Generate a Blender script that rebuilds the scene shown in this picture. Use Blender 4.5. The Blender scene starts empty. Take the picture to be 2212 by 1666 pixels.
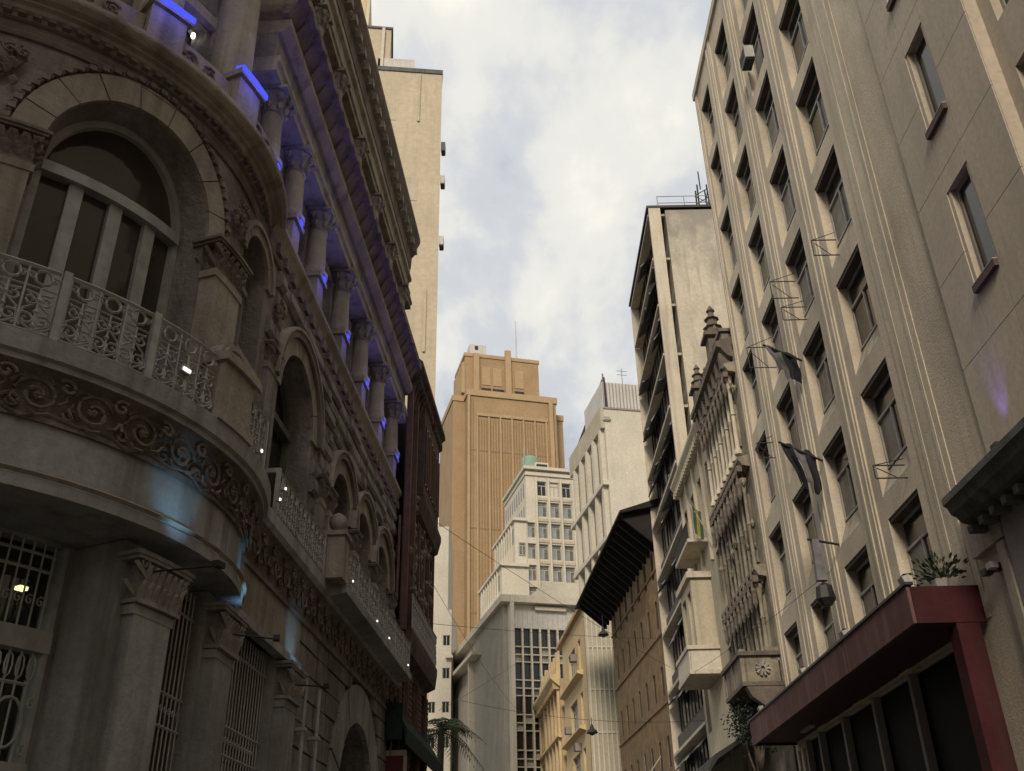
import bpy, bmesh, math, random
from mathutils import Vector, Matrix
import numpy as np
random.seed(7)
sc = bpy.context.scene
COL = sc.collection
R = math.radians

# ------------------------------------------------------------------ camera
PITCH, ROLL = R(29.2), R(1.3)
cam = bpy.data.cameras.new('camera'); co = bpy.data.objects.new('camera', cam); COL.objects.link(co)
cam.sensor_fit = 'HORIZONTAL'; cam.sensor_width = 36.0; cam.lens = 36.0*2087.0/2212.0
cam.clip_start = 0.1; cam.clip_end = 5000
f = Vector((0, math.cos(PITCH), math.sin(PITCH))); r0 = Vector((1, 0, 0)); u0 = r0.cross(f)
rr = r0*math.cos(ROLL) - u0*math.sin(ROLL); uu = u0*math.cos(ROLL) + r0*math.sin(ROLL)
co.matrix_world = Matrix(((rr.x, uu.x, -f.x, 0), (rr.y, uu.y, -f.y, 0), (rr.z, uu.z, -f.z, 1.6), (0, 0, 0, 1)))
sc.camera = co

# ------------------------------------------------------------------ light
SUN_EL, SUN_AZ = 34.0, 191.0      # compass azimuth the sun stands at (y = north): behind the camera, to the left
sd = bpy.data.lights.new('sun', 'SUN'); sd.energy = 2.4; sd.angle = R(14.0); sd.color = (1.0, 0.88, 0.72)
so = bpy.data.objects.new('sun', sd); COL.objects.link(so)
d = Vector((math.sin(R(SUN_AZ))*math.cos(R(SUN_EL)), math.cos(R(SUN_AZ))*math.cos(R(SUN_EL)), math.sin(R(SUN_EL))))
so.rotation_euler = d.to_track_quat('Z', 'Y').to_euler(); so.location = (0, 0, 150)

w = bpy.data.worlds.new('World'); sc.world = w; w.use_nodes = True
nt = w.node_tree; nt.nodes.clear()
def N_(t, **k):
    n = nt.nodes.new(t)
    for a, b in k.items(): setattr(n, a, b)
    return n
out = N_('ShaderNodeOutputWorld'); bg = N_('ShaderNodeBackground'); bg.inputs['Strength'].default_value = 0.132
sky = N_('ShaderNodeTexSky', sky_type='NISHITA', sun_disc=False); sky.sun_elevation = R(SUN_EL); sky.sun_rotation = R(SUN_AZ)
sky.air_density = 1.0; sky.dust_density = 1.5; sky.ozone_density = 1.0
tc = N_('ShaderNodeTexCoord'); sep = N_('ShaderNodeSeparateXYZ')
nt.links.new(tc.outputs['Generated'], sep.inputs[0])
def M_(op, a, b=None, clamp=False):
    n = N_('ShaderNodeMath', operation=op, use_clamp=clamp)
    for i, v in enumerate((a, b)):
        if v is None: continue
        if isinstance(v, (int, float)): n.inputs[i].default_value = v
        else: nt.links.new(v, n.inputs[i])
    return n.outputs[0]
zz = M_('ADD', M_('MAXIMUM', sep.outputs['Z'], 0.0), 0.22)
cb = N_('ShaderNodeCombineXYZ')
nt.links.new(M_('DIVIDE', sep.outputs['X'], zz), cb.inputs[0]); nt.links.new(M_('DIVIDE', sep.outputs['Y'], zz), cb.inputs[1])
def noise(scale, detail, rough, off, dist=0.0):
    mp = N_('ShaderNodeMapping'); mp.inputs['Location'].default_value = off; mp.inputs['Rotation'].default_value = (0, 0, R(24)); mp.inputs['Scale'].default_value = (1.0, .62, 1)
    nt.links.new(cb.outputs[0], mp.inputs[0])
    n = N_('ShaderNodeTexNoise'); n.inputs['Scale'].default_value = scale; n.inputs['Detail'].default_value = detail
    n.inputs['Roughness'].default_value = rough; n.inputs['Distortion'].default_value = dist
    nt.links.new(mp.outputs[0], n.inputs['Vector']); return n.outputs['Fac']
def ramp(fac, stops):
    n = N_('ShaderNodeValToRGB'); n.color_ramp.interpolation = 'EASE'
    els = n.color_ramp.elements
    els[0].position, els[0].color = stops[0][0], (*stops[0][1], 1); els[1].position, els[1].color = stops[-1][0], (*stops[-1][1], 1)
    for p, c in stops[1:-1]: e = els.new(p); e.color = (*c, 1)
    nt.links.new(fac, n.inputs[0]); return n.outputs[0]
def mixc(fac, a, b):
    n = N_('ShaderNodeMix', data_type='RGBA')
    if isinstance(fac, (int, float)): n.inputs[0].default_value = fac
    else: nt.links.new(fac, n.inputs[0])
    for i, v in ((6, a), (7, b)):
        if isinstance(v, tuple): n.inputs[i].default_value = (*v, 1)
        else: nt.links.new(v, n.inputs[i])
    return n.outputs[2]
n1 = noise(2.3, 5, .55, (3.1, 1.7, 0), .2)
n2 = noise(5.2, 6, .58, (8.2, 4.1, 0), .2)
shade = M_('ADD', M_('MULTIPLY', n1, .6), M_('MULTIPLY', n2, .4))
cloud = ramp(shade, [(.40, (3.3, 3.5, 3.9)), (.46, (4.2, 4.35, 4.6)), (.53, (5.5, 5.45, 5.15)), (.61, (7.0, 6.6, 5.8))])
cover = ramp(noise(1.1, 4, .5, (5.5, .4, 0), .2), [(.26, (0.35, .35, .35)), (.40, (1, 1, 1))])
blue = mixc(.8, sky.outputs[0], (3.5, 4.05, 4.8))
skyc = mixc(cover, blue, cloud)
nt.links.new(skyc, bg.inputs[0]); nt.links.new(bg.outputs[0], out.inputs[0])

sc.view_settings.view_transform = 'Standard'; sc.view_settings.look = 'None'
sc.view_settings.exposure = 0.22; sc.view_settings.gamma = 1.0; sc.view_settings.use_curve_mapping = False
sc.render.engine = 'CYCLES'

# ------------------------------------------------------------------ materials
MC = {}
def mat(name, base, base2=None, scale=1.2, rough=.85, bump=.15, bscale=14., streak=0., dirt=(.05, .04, .03), stain=0., metal=0., detail=6, courses=None, spec=.3, top=None):
    """procedural surface: two-tone mottling, vertical run marks, blotchy grime, fine relief"""
    if name in MC: return MC[name]
    m = bpy.data.materials.new(name); m.use_nodes = True; t = m.node_tree; t.nodes.clear(); L = t.links.new
    def n(ty, **k):
        q = t.nodes.new(ty)
        for a, b in k.items(): setattr(q, a, b)
        return q
    o = n('ShaderNodeOutputMaterial'); b = n('ShaderNodeBsdfPrincipled'); L(b.outputs[0], o.inputs[0])
    b.inputs['Roughness'].default_value = rough; b.inputs['Metallic'].default_value = metal
    b.inputs['Specular IOR Level'].default_value = spec
    g = n('ShaderNodeNewGeometry')
    def nz(sc_, vec=(1, 1, 1), det=detail, ro=.55):
        mp = n('ShaderNodeMapping'); mp.inputs['Scale'].default_value = vec; L(g.outputs['Position'], mp.inputs[0])
        q = n('ShaderNodeTexNoise'); q.inputs['Scale'].default_value = sc_; q.inputs['Detail'].default_value = det; q.inputs['Roughness'].default_value = ro
        L(mp.outputs[0], q.inputs['Vector']); return q.outputs['Fac']
    def rp(fac, a, c, va=0., vb=1.):
        q = n('ShaderNodeMapRange'); q.inputs['From Min'].default_value = a; q.inputs['From Max'].default_value = c
        q.inputs['To Min'].default_value = va; q.inputs['To Max'].default_value = vb; L(fac, q.inputs[0]); return q.outputs[0]
    def mx(fac, a, c):
        q = n('ShaderNodeMix', data_type='RGBA'); L(fac, q.inputs[0])
        for i, v in ((6, a), (7, c)):
            if isinstance(v, tuple): q.inputs[i].default_value = (*v, 1)
            else: L(v, q.inputs[i])
        return q.outputs[2]
    b2 = base2 or tuple(c*.72 for c in base)
    c = mx(rp(nz(scale), .35, .65), base, b2)
    c = mx(rp(nz(bscale*.45, (1, 1, 1), 5, .7), .38, .68, 0, .45), c, tuple(x*.55 for x in base))
    if streak: c = mx(rp(nz(3.2, (1, 1, .07), 4), .5, .72, 0, streak), c, dirt)
    if stain: c = mx(rp(nz(.45, (1, 1, .6), 8, .65), .5, .72, 0, stain), c, dirt)
    if courses:
        br = n('ShaderNodeTexBrick'); mp = n('ShaderNodeMapping'); mp.inputs['Rotation'].default_value = (R(90), 0, 0)
        L(g.outputs['Position'], mp.inputs[0]); L(mp.outputs[0], br.inputs['Vector'])
        br.inputs['Scale'].default_value = 1.; br.inputs['Brick Width'].default_value = courses[0]; br.inputs['Row Height'].default_value = courses[1]
        br.inputs['Mortar Size'].default_value = courses[2]; br.inputs['Mortar Smooth'].default_value = .3
        q = n('ShaderNodeMath', operation='MULTIPLY'); L(br.outputs['Fac'], q.inputs[0]); q.inputs[1].default_value = courses[3]
        c = mx(q.outputs[0], c, dirt)
    if top:
        sx = n('ShaderNodeSeparateXYZ'); L(g.outputs['Position'], sx.inputs[0])
        hgt = rp(sx.outputs['Z'], top[0], top[1], -.25, .42); q = n('ShaderNodeMath', operation='ADD'); L(hgt, q.inputs[0]); L(nz(.9, (1, 1, .6), 8, .75), q.inputs[1])
        c = mx(rp(q.outputs[0], .55, .85, 0, .85), c, top[2])
    L(c, b.inputs['Base Color'])
    if bump:
        bm_ = n('ShaderNodeBump'); bm_.inputs['Strength'].default_value = bump; bm_.inputs['Distance'].default_value = .05
        L(nz(bscale, (1, 1, 1), 4, .6), bm_.inputs['Height']); L(bm_.outputs[0], b.inputs['Normal'])
    MC[name] = m; return m
def emit(name, col, s):
    if name in MC: return MC[name]
    m = bpy.data.materials.new(name); m.use_nodes = True; t = m.node_tree; t.nodes.clear()
    o = t.nodes.new('ShaderNodeOutputMaterial'); e = t.nodes.new('ShaderNodeEmission'); e.inputs[0].default_value = (*col, 1); e.inputs[1].default_value = s
    t.links.new(e.outputs[0], o.inputs[0]); MC[name] = m; return m
def clear_glass():
    if 'clear_glass' in MC: return MC['clear_glass']
    m = bpy.data.materials.new('clear_glass'); m.use_nodes = True; t = m.node_tree; t.nodes.clear()
    o = t.nodes.new('ShaderNodeOutputMaterial'); a = t.nodes.new('ShaderNodeBsdfTransparent'); a.inputs[0].default_value = (.8, .82, .8, 1)
    g = t.nodes.new('ShaderNodeBsdfGlossy'); g.inputs[1].default_value = .05; x = t.nodes.new('ShaderNodeMixShader'); x.inputs[0].default_value = .1
    t.links.new(a.outputs[0], x.inputs[1]); t.links.new(g.outputs[0], x.inputs[2]); t.links.new(x.outputs[0], o.inputs[0]); MC['clear_glass'] = m; return m

STONE = mat('weathered_stone', (0.360, 0.324, 0.282), (0.198, 0.180, 0.156), 1.6, .95, 1.0, 7, streak=.6, stain=.7, dirt=(.06, .052, .045))
STONE2 = mat('dressed_stone', (0.460, 0.397, 0.310), (0.310, 0.276, 0.224), 1.1, .92, .4, 14, streak=.65, stain=.5, dirt=(.11, .09, .068))
GSTONE = mat('grey_pier_stone', (0.450, 0.438, 0.406), (0.325, 0.316, 0.294), .9, .9, .3, 16, streak=.6, stain=.55, dirt=(.11, .10, .085))
CARVE = mat('carved_frieze', (0.297, 0.237, 0.198), (0.171, 0.141, 0.119), 2.2, .95, .5, 22, streak=.4, dirt=(.03, .025, .02))
CARVE2 = mat('carved_pale', (0.407, 0.374, 0.325), (0.231, 0.209, 0.182), 3, .9, .4, 25, dirt=(.04, .03, .03), streak=.3)
IRON = mat('painted_iron', (0.528, 0.513, 0.466), (0.389, 0.373, 0.342), 6, .6, .1, 30, streak=.3, dirt=(.08, .07, .06))
DARKIRON = mat('dark_iron', (.04, .035, .032), (.02, .02, .02), 6, .5, .05)
WFRAME = mat('grey_white_paint', (0.450, 0.438, 0.400), (0.338, 0.325, 0.300), 4, .6, .05, streak=.3, dirt=(.14, .13, .11))
GLASS = mat('dark_window_glass', (.025, .025, .022), (.015, .014, .013), 2, .12, .03, 1.5, spec=.5)
GLASSB = mat('brown_window_glass', (0.072, 0.054, 0.042), (0.036, 0.030, 0.024), .8, .07, .06, 1.3, spec=.6)
GLASSK = mat('black_shop_glass', (.010, .010, .010), (.006, .006, .006), 2, .5, 0, spec=.02)  # matte black painted for the darkness inside the shop
SHUT = mat('dark_shutter_box', (.10, .085, .07), (.065, .055, .048), 4, .8, .2)  # dark brown put in for the shade on the window soffits
CURT = mat('pane_with_curtain', (.20, .19, .165), (.10, .095, .085), 2.5, .35, .04, 3, streak=.6, dirt=(.05, .05, .045))
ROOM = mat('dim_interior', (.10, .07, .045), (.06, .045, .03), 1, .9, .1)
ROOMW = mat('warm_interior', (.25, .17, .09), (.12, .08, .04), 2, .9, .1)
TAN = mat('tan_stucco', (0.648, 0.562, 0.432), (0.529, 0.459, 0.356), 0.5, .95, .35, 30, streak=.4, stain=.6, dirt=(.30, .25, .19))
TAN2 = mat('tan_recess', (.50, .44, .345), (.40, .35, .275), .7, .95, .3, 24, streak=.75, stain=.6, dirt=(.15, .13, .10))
RIB = mat('pale_rib_stucco', (.62, .55, .43), (.52, .455, .36), .8, .92, .3, 24, streak=.5, stain=.25, dirt=(.22, .19, .145))
PANEL = mat('taupe_panel', (0.525, 0.452, 0.357), (0.462, 0.399, 0.315), .35, .8, .06, 20, streak=.35, stain=.3, dirt=(.33, .28, .22))
GREYW = mat('grey_render', (.32, .29, .27), (.26, .235, .22), .7, .85, .1, 18, streak=.3, dirt=(.12, .11, .1))
DGREEN = mat('dark_stone_cornice', (0.144, 0.146, 0.130), (0.096, 0.096, 0.086), 1.5, .9, .3, 20, streak=.6, dirt=(.02, .02, .018))
RED = mat('red_fascia_paint', (.065, .018, .02), (.045, .014, .016), 1.5, .75, .12, 14, streak=.7, stain=.5, dirt=(.05, .025, .025), spec=.1)
PINK = mat('faded_red_fascia', (.145, .078, .074), (.115, .062, .06), 1.2, .8, .12, 14, streak=.7, stain=.6, dirt=(.20, .13, .12), spec=.1)
MAROON = mat('maroon_soffit', (.05, .016, .018), (.03, .012, .012), 2, .6, .05)
GOTH = mat('sooty_gothic_stone', (0.351, 0.305, 0.234), (0.195, 0.169, 0.130), 1.8, .95, .45, 18, streak=.7, stain=.6, dirt=(.05, .04, .03))
GOTHD = mat('sooty_cap_stone', (0.203, 0.169, 0.135), (0.118, 0.101, 0.085), 3, .95, .5, 25)
CREAMW = mat('cream_wall', (0.529, 0.466, 0.345), (0.437, 0.385, 0.287), .6, .92, .15, 15, streak=.45, stain=.2, dirt=(.25, .22, .17))
SLABW = mat('stained_concrete', (.58, .52, .41), (.47, .42, .335), .4, 1.0, .25, 12, streak=.55, stain=.55, dirt=(.26, .235, .195), top=(27, 37, (.25, .235, .20)), spec=.05)
SLABT = mat('mouldy_concrete', (.30, .275, .23), (.16, .15, .13), 1.4, .95, .4, 12, streak=.9, stain=.8, dirt=(.10, .095, .08))
WHITEB = mat('white_render', (0.626, 0.572, 0.464), (0.540, 0.497, 0.405), .3, .88, .06, 10, streak=.25, dirt=(.36, .33, .27))
GREYB = mat('pale_grey_panel', (0.594, 0.570, 0.523), (0.511, 0.487, 0.446), .5, .8, .05, 10, streak=.3, dirt=(.3, .28, .25))
BROWNB = mat('brown_tower_tile', (.385, .27, .15), (.32, .22, .12), .25, .85, .05, 6, streak=.5, stain=.4, dirt=(.30, .19, .095), courses=(1.6, .55, .05, .4))
BROWNL = mat('brown_tower_trim', (0.441, 0.315, 0.179), (0.389, 0.273, 0.152), .3, .85, .05, 6)
TOWER = mat('cream_tower_render', (0.540, 0.464, 0.335), (0.475, 0.410, 0.297), .2, .9, .15, 6, streak=.6, stain=.55, dirt=(.40, .33, .23), courses=(9, 1.6, .04, .35))
BRICK = mat('old_brick', (.29, .195, .11), (.17, .118, .07), 1.6, .95, .5, 12, streak=.6, stain=.4, dirt=(.085, .06, .045))
DARKW = mat('black_timber_eave', (.014, .013, .014), (.022, .018, .016), 1.5, .8, .2)
BROWND = mat('brown_tower_dark_tile', (.28, .185, .095), (.23, .155, .08), .3, .85, .05, 6, streak=.4, dirt=(.2, .13, .07))
YELL = mat('yellow_render', (0.651, 0.514, 0.304), (0.567, 0.441, 0.252), .6, .9, .1, 12, streak=.4, dirt=(.3, .22, .13))
OCHRE = mat('ochre_trim', (.52, .39, .24), (.44, .32, .2), .8, .9, .15, 12, streak=.3, dirt=(.25, .17, .1))
REDB = mat('dark_red_wall', (.155, .108, .085), (.085, .062, .052), 2.2, .95, .5, 16, streak=.6, dirt=(.03, .022, .02))
REDS = mat('red_shutter_paint', (.21, .115, .09), (.13, .08, .065), 3, .8, .2, 20, streak=.5, dirt=(.05, .03, .025))
ASPH = mat('asphalt', (.05, .05, .05), (.04, .04, .042), 2, .9, .3, 30)
PAVE = mat('pavement_slabs', (.22, .21, .19), (.17, .16, .15), 1.2, .9, .15, 20)
LEAF = mat('palm_leaf', (.05, .075, .03), (.035, .05, .02), 3, .6, .1)
TRUNK = mat('trunk_bark', (.14, .11, .08), (.09, .07, .05), 6, .95, .5)
BLUELED = emit('blue_led', (.08, .10, .9), .95)
WLED = emit('white_led', (1, .97, .9), 9)
YLED = emit('yellow_lamp', (1, .85, .35), 3)
WL2 = emit('white_led_small', (1, .97, .9), 2.2)

# ------------------------------------------------------------------ frames: (u along, n outwards, h up) -> world
class Plane:
    def __init__(s, O, U, N): s.O = Vector((O[0], O[1], 0)); s.U = Vector((*U, 0)); s.N = Vector((*N, 0))
    def __call__(s, u, n, h): return s.O + s.U*u + s.N*n + Vector((0, 0, h))
    def us(s, a, b): return [a, b]
def plane_corner(O, az):
    a = R(az); A = (math.sin(a), math.cos(a)); B = (math.cos(a), -math.sin(a))
    front = Plane(O, B, (-A[0], -A[1])); left = Plane(O, A, (-B[0], -B[1]))
    return front, left
aR = R(-.3); RF = Plane((8*math.cos(aR), -8*math.sin(aR)), (math.sin(aR), math.cos(aR)), (-math.cos(aR), math.sin(aR)))
aL = R(3.4)
class Path(Plane):
    """left facade: straight from S0 on, wrapping round the corner rotunda before it"""
    S0, R0 = 10.78, 3.55
    def __init__(s):
        Plane.__init__(s, (-4.5*math.cos(aL), 4.5*math.sin(aL)), (math.sin(aL), math.cos(aL)), (math.cos(aL), -math.sin(aL)))
        s.C = s.O + s.U*s.S0 - s.N*s.R0
    def __call__(s, u, n, h):
        if u >= s.S0: return s.O + s.U*u + s.N*n + Vector((0, 0, h))
        t = (u - s.S0)/s.R0; rad = s.R0 + n
        return s.C + s.N*(rad*math.cos(t)) + s.U*(rad*math.sin(t)) + Vector((0, 0, h))
    def us(s, a, b):
        if a >= s.S0: return [a, b]
        e = min(b, s.S0); k = max(1, int(math.ceil((e - a)/.28))); l = [a + (e - a)*i/k for i in range(k + 1)]
        if b > s.S0: l.append(b)
        return l
LF = Path()
class Rot(Path):
    """the same rotunda curve carried on round past the tangent point"""
    def __call__(s, u, n, h):
        t = (u - s.S0)/s.R0; rad = s.R0 + n
        return s.C + s.N*(rad*math.cos(t)) + s.U*(rad*math.sin(t)) + Vector((0, 0, h))
    def us(s, a, b):
        k = max(1, int(math.ceil((b - a)/.28))); return [a + (b - a)*i/k for i in range(k + 1)]
RO = Rot()
WF = Plane((0, 0), (1, 0), (0, -1))     # world aligned: u = x, n = -y

# ------------------------------------------------------------------ objects
def thing(name, label, cat, loc=(0, 0, 0), group=None):
    o = bpy.data.objects.new(name, None); COL.objects.link(o); o.location = loc; o['label'] = label; o['category'] = cat
    if group: o['group'] = group
    return o
def tag(o, label, cat, group=None):
    o['label'] = label; o['category'] = cat
    if group: o['group'] = group
    return o
def place(me, name, parent=None, loc=(0, 0, 0)):
    o = bpy.data.objects.new(name, me); COL.objects.link(o); o.parent = parent; o.location = loc; return o
def wloc(o):
    v = Vector(o.location)
    while o.parent: o = o.parent; v += Vector(o.location)
    return v
def copy_tree(o, off, parent=None):
    c = o.copy(); COL.objects.link(c)
    if parent is not None: c.parent = parent
    c.location = Vector(o.location) + Vector(off)
    for ch in [x for x in KIDS.get(o.name, [])]:
        k = copy_tree(ch, (0, 0, 0), c)
        KIDS.setdefault(c.name, []).append(k)
    return c
KIDS = {}

class MB:
    def __init__(s, fr=WF): s.v = []; s.f = []; s.fr = fr
    def P(s, u, n, h): s.v.append(s.fr(u, n, h)); return len(s.v) - 1
    def W(s, p): s.v.append(Vector(p)); return len(s.v) - 1
    def prof(s, u0, u1, pts, caps=True, us=None):
        us = us or s.fr.us(u0, u1); k = len(pts); rings = []
        for u in us: rings.append([s.P(u, n, h) for n, h in pts])
        for a, b in zip(rings, rings[1:]):
            for i in range(k): j = (i + 1) % k; s.f.append((a[i], a[j], b[j], b[i]))
        if caps: s.f.append(tuple(rings[0])); s.f.append(tuple(reversed(rings[-1])))
        return s
    def box(s, u0, u1, n0, n1, h0, h1): return s.prof(u0, u1, [(n0, h0), (n1, h0), (n1, h1), (n0, h1)])
    def hexa(s, p):
        """8 world points: bottom 4 then top 4"""
        i = [s.W(q) for q in p]
        for q in ((0, 1, 2, 3), (7, 6, 5, 4), (0, 4, 5, 1), (1, 5, 6, 2), (2, 6, 7, 3), (3, 7, 4, 0)): s.f.append(tuple(i[k] for k in q))
        return s
    def extr(s, poly, n0, n1):
        """polygon in (u,h) extruded between n0 and n1"""
        a = [s.P(u, n0, h) for u, h in poly]; b = [s.P(u, n1, h) for u, h in poly]; k = len(poly)
        s.f.append(tuple(a)); s.f.append(tuple(reversed(b)))
        for i in range(k): j = (i + 1) % k; s.f.append((a[i], b[i], b[j], a[j]))
        return s
    def ring(s, c, hs, ra, rb, n0, n1, a0=0., a1=180., seg=20, base=None):
        """arch band: centre u, spring height, inner and outer radius; legs down to base"""
        pts = [(R(a0 + (a1 - a0)*i/seg)) for i in range(seg + 1)]
        st = []
        if base is not None: st.append((c + ra, c + rb, base, base))
        for t in pts: st.append((c + ra*math.cos(t), c + rb*math.cos(t), hs + ra*math.sin(t), hs + rb*math.sin(t)))
        if base is not None: st.append((c - ra, c - rb, base, base))
        rg = [[s.P(x[0], n0, x[2]), s.P(x[1], n0, x[3]), s.P(x[1], n1, x[3]), s.P(x[0], n1, x[2])] for x in st]
        for a, b in zip(rg, rg[1:]):
            for i in range(4): j = (i + 1) % 4; s.f.append((a[i], a[j], b[j], b[i]))
        s.f.append(tuple(rg[0])); s.f.append(tuple(reversed(rg[-1]))); return s
    def tube(s, pts, r, k=5, close=False):
        pts = [Vector(p) for p in pts]; n = len(pts); rg = []
        for i, p in enumerate(pts):
            a = pts[(i - 1) % n] if (close or i > 0) else p; b = pts[(i + 1) % n] if (close or i < n - 1) else p
            t = (b - a)
            if t.length < 1e-6: t = Vector((0, 0, 1))
            t.normalize(); x = t.cross(Vector((0, 0, 1)) if abs(t.z) < .9 else Vector((1, 0, 0))).normalized(); y = t.cross(x)
            q = r(i/(n - 1)) if callable(r) else r
            rg.append([s.W(p + x*(q*math.cos(2*math.pi*j/k)) + y*(q*math.sin(2*math.pi*j/k))) for j in range(k)])
        for a, b in list(zip(rg, rg[1:])) + ([(rg[-1], rg[0])] if close else []):
            for i in range(k): j = (i + 1) % k; s.f.append((a[i], a[j], b[j], b[i]))
        if not close: s.f.append(tuple(rg[0])); s.f.append(tuple(reversed(rg[-1])))
        return s
    def curve(s, uh, n, r, k=5, close=False): return s.tube([s.fr(u, n, h) for u, h in uh], r, k, close)
    def lathe(s, u, n, prof, k=14):
        c = s.fr(u, n, 0); rg = []
        for rad, h in prof: rg.append([s.W((c.x + rad*math.cos(2*math.pi*j/k), c.y + rad*math.sin(2*math.pi*j/k), h)) for j in range(k)])
        for a, b in zip(rg, rg[1:]):
            for i in range(k): j = (i + 1) % k; s.f.append((a[i], a[j], b[j], b[i]))
        s.f.append(tuple(rg[0])); s.f.append(tuple(reversed(rg[-1]))); return s
    def wall(s, u0, u1, h0, h1, holes=(), n=0., depth=.4, seg=16):
        """sheet with openings: hole = (ua, ub, ha, hb) or (ua, ub, ha, spring, 'arch')"""
        cuts = set(round(x, 5) for x in s.fr.us(u0, u1)) | {u0, u1}
        H = []
        for q in holes:
            ua, ub = q[0], q[1]
            if len(q) == 5:
                c, rad = (ua + ub)/2, (ub - ua)/2
                xs = [c - rad*math.cos(math.pi*i/seg) for i in range(seg + 1)]
                top = lambda x, c=c, rad=rad, sp=q[3]: sp + math.sqrt(max(0, rad*rad - (x - c)**2))
            else: xs = [ua, ub]; top = lambda x, t=q[3]: t
            xs = [x for x in xs if u0 - 1e-6 <= x <= u1 + 1e-6]
            cuts |= set(round(x, 5) for x in xs); H.append((ua, ub, q[2], top, xs))
        cuts = sorted(cuts)
        for a, b in zip(cuts, cuts[1:]):
            if b - a < 1e-4: continue
            m = (a + b)/2; hs = sorted([x for x in H if x[0] < m < x[1]], key=lambda x: x[2])
            la = lb = h0
            for x in hs:
                if x[2] > la + 1e-4: s.f.append((s.P(a, n, la), s.P(b, n, lb), s.P(b, n, x[2]), s.P(a, n, x[2])))
                la, lb = x[3](a), x[3](b)
            s.f.append((s.P(a, n, la), s.P(b, n, lb), s.P(b, n, h1), s.P(a, n, h1)))
        if depth:
            for ua, ub, ha, top, xs in H:
                xs = sorted(set([x for x in cuts if ua - 1e-5 <= x <= ub + 1e-5]))
                loop = [(x, top(x)) for x in xs]; loop = [(xs[0], ha)] + loop + [(xs[-1], ha)] if loop[0][1] > ha + .01 else loop
                bot = [(x, ha) for x in reversed(xs)]
                lp = loop + bot
                fr_ = [s.P(x, n, h) for x, h in lp]; bk = [s.P(x, n - depth, h) for x, h in lp]
                for i in range(len(lp)):
                    j = (i + 1) % len(lp)
                    if (Vector(lp[i]) - Vector(lp[j])).length > 1e-5: s.f.append((fr_[i], fr_[j], bk[j], bk[i]))
        return s
    def mesh(s, name, m, origin=(0, 0, 0), smooth=False, recalc=True):
        me = bpy.data.meshes.new(name); o = Vector(origin)
        me.from_pydata([tuple(v - o) for v in s.v], [], s.f)
        if recalc:
            bm = bmesh.new(); bm.from_mesh(me); bmesh.ops.remove_doubles(bm, verts=bm.verts, dist=1e-5)
            bmesh.ops.recalc_face_normals(bm, faces=bm.faces); bm.to_mesh(me); bm.free()
        me.materials.append(m)
        if smooth:
            me.polygons.foreach_set('use_smooth', [True]*len(me.polygons))
            me.set_sharp_from_angle(angle=R(38))
        return me
    def add(s, name, m, parent=None, smooth=False, loc=None):
        """link as one mesh object; loc = its own origin in the world"""
        if not s.v: return None
        w_ = wloc(parent) if parent else Vector((0, 0, 0)); lo = Vector(loc) if loc is not None else w_
        o = place(s.mesh(name, m, lo, smooth), name, parent, lo - w_)
        if parent: KIDS.setdefault(parent.name, []).append(o)
        return o
def struct(o): o['kind'] = 'structure'; return o
def stuff(o): o['kind'] = 'stuff'; return o
def spiral(c, r_, turns, a0=0., k=16, end=.12, flip=1):
    return [(c[0] + flip*r_*(1 - (1 - end)*i/k)*math.cos(a0 + turns*2*math.pi*i/k), c[1] + r_*(1 - (1 - end)*i/k)*math.sin(a0 + turns*2*math.pi*i/k)) for i in range(k + 1)]

# prototype cache: small parts placed many times, one mesh each
PC = {}
def proto(key, fr, build, m, smooth=False):
    if key not in PC:
        b = MB(fr); o = fr(0, 0, 0); build(b); PC[key] = b.mesh(key[0], m, o, smooth)
    return PC[key]
def put(name, key, fr, u, n, h, build, m, parent, smooth=False):
    """piece modelled about (0,0,0) of a straight frame, placed at (u,n,h)"""
    me = proto((name,) + key, fr, build, m, smooth)
    o = place(me, name, parent, fr(u, n, h) - (wloc(parent) if parent else Vector()))
    return o
def window(fr, tagk, u0, h0, W, H, depth, parent, frame=WFRAME, glass=GLASS, mull=1, transom=None, fw=.06, sill=None, label=None):
    """window set into an opening, n=0 wall plane: frame mesh with panes (and sill) below it"""
    def bf(b):
        n0, n1 = -depth, -depth + .06
        b.box(0, fw, n0, n1, 0, H); b.box(W - fw, W, n0, n1, 0, H); b.box(fw, W - fw, n0, n1, 0, fw); b.box(fw, W - fw, n0, n1, H - fw, H)
        top = H - fw
        if transom: b.box(fw, W - fw, n0, n1 + .015, H - transom - fw/2, H - transom + fw/2); top = H - transom - fw/2
        for i in range(mull):
            x = W*(i + 1)/(mull + 1); b.box(x - fw*.5, x + fw*.5, n0, n1 + .01, fw, top)
    w_ = put('window', (tagk, 'f', frame.name), fr, u0, 0, h0, bf, frame, parent)
    if label: w_['label'] = label
    n0 = -depth
    cells = []
    top = H - fw
    if transom: cells.append((fw, W - fw, H - transom + fw/2, H - fw)); top = H - transom - fw/2
    for i in range(mull + 1): cells.append((W*i/(mull + 1) + fw*.5, W*(i + 1)/(mull + 1) - fw*.5, fw, top))
    for ci, c in enumerate(cells):
        gm = glass[ci % len(glass)] if isinstance(glass, (list, tuple)) else glass
        put('pane', (tagk, 'p', ci, gm.name), fr, u0, 0, h0, lambda b: b.box(c[0], c[1], n0 + .01, n0 + .025, c[2], c[3]), gm, w_)
    if sill: put('sill', (tagk, 's', sill[1].name), fr, u0, 0, h0, lambda b: b.box(-.06, W + .06, -depth, sill[0], -.09, 0), sill[1], w_)
    return w_

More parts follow.
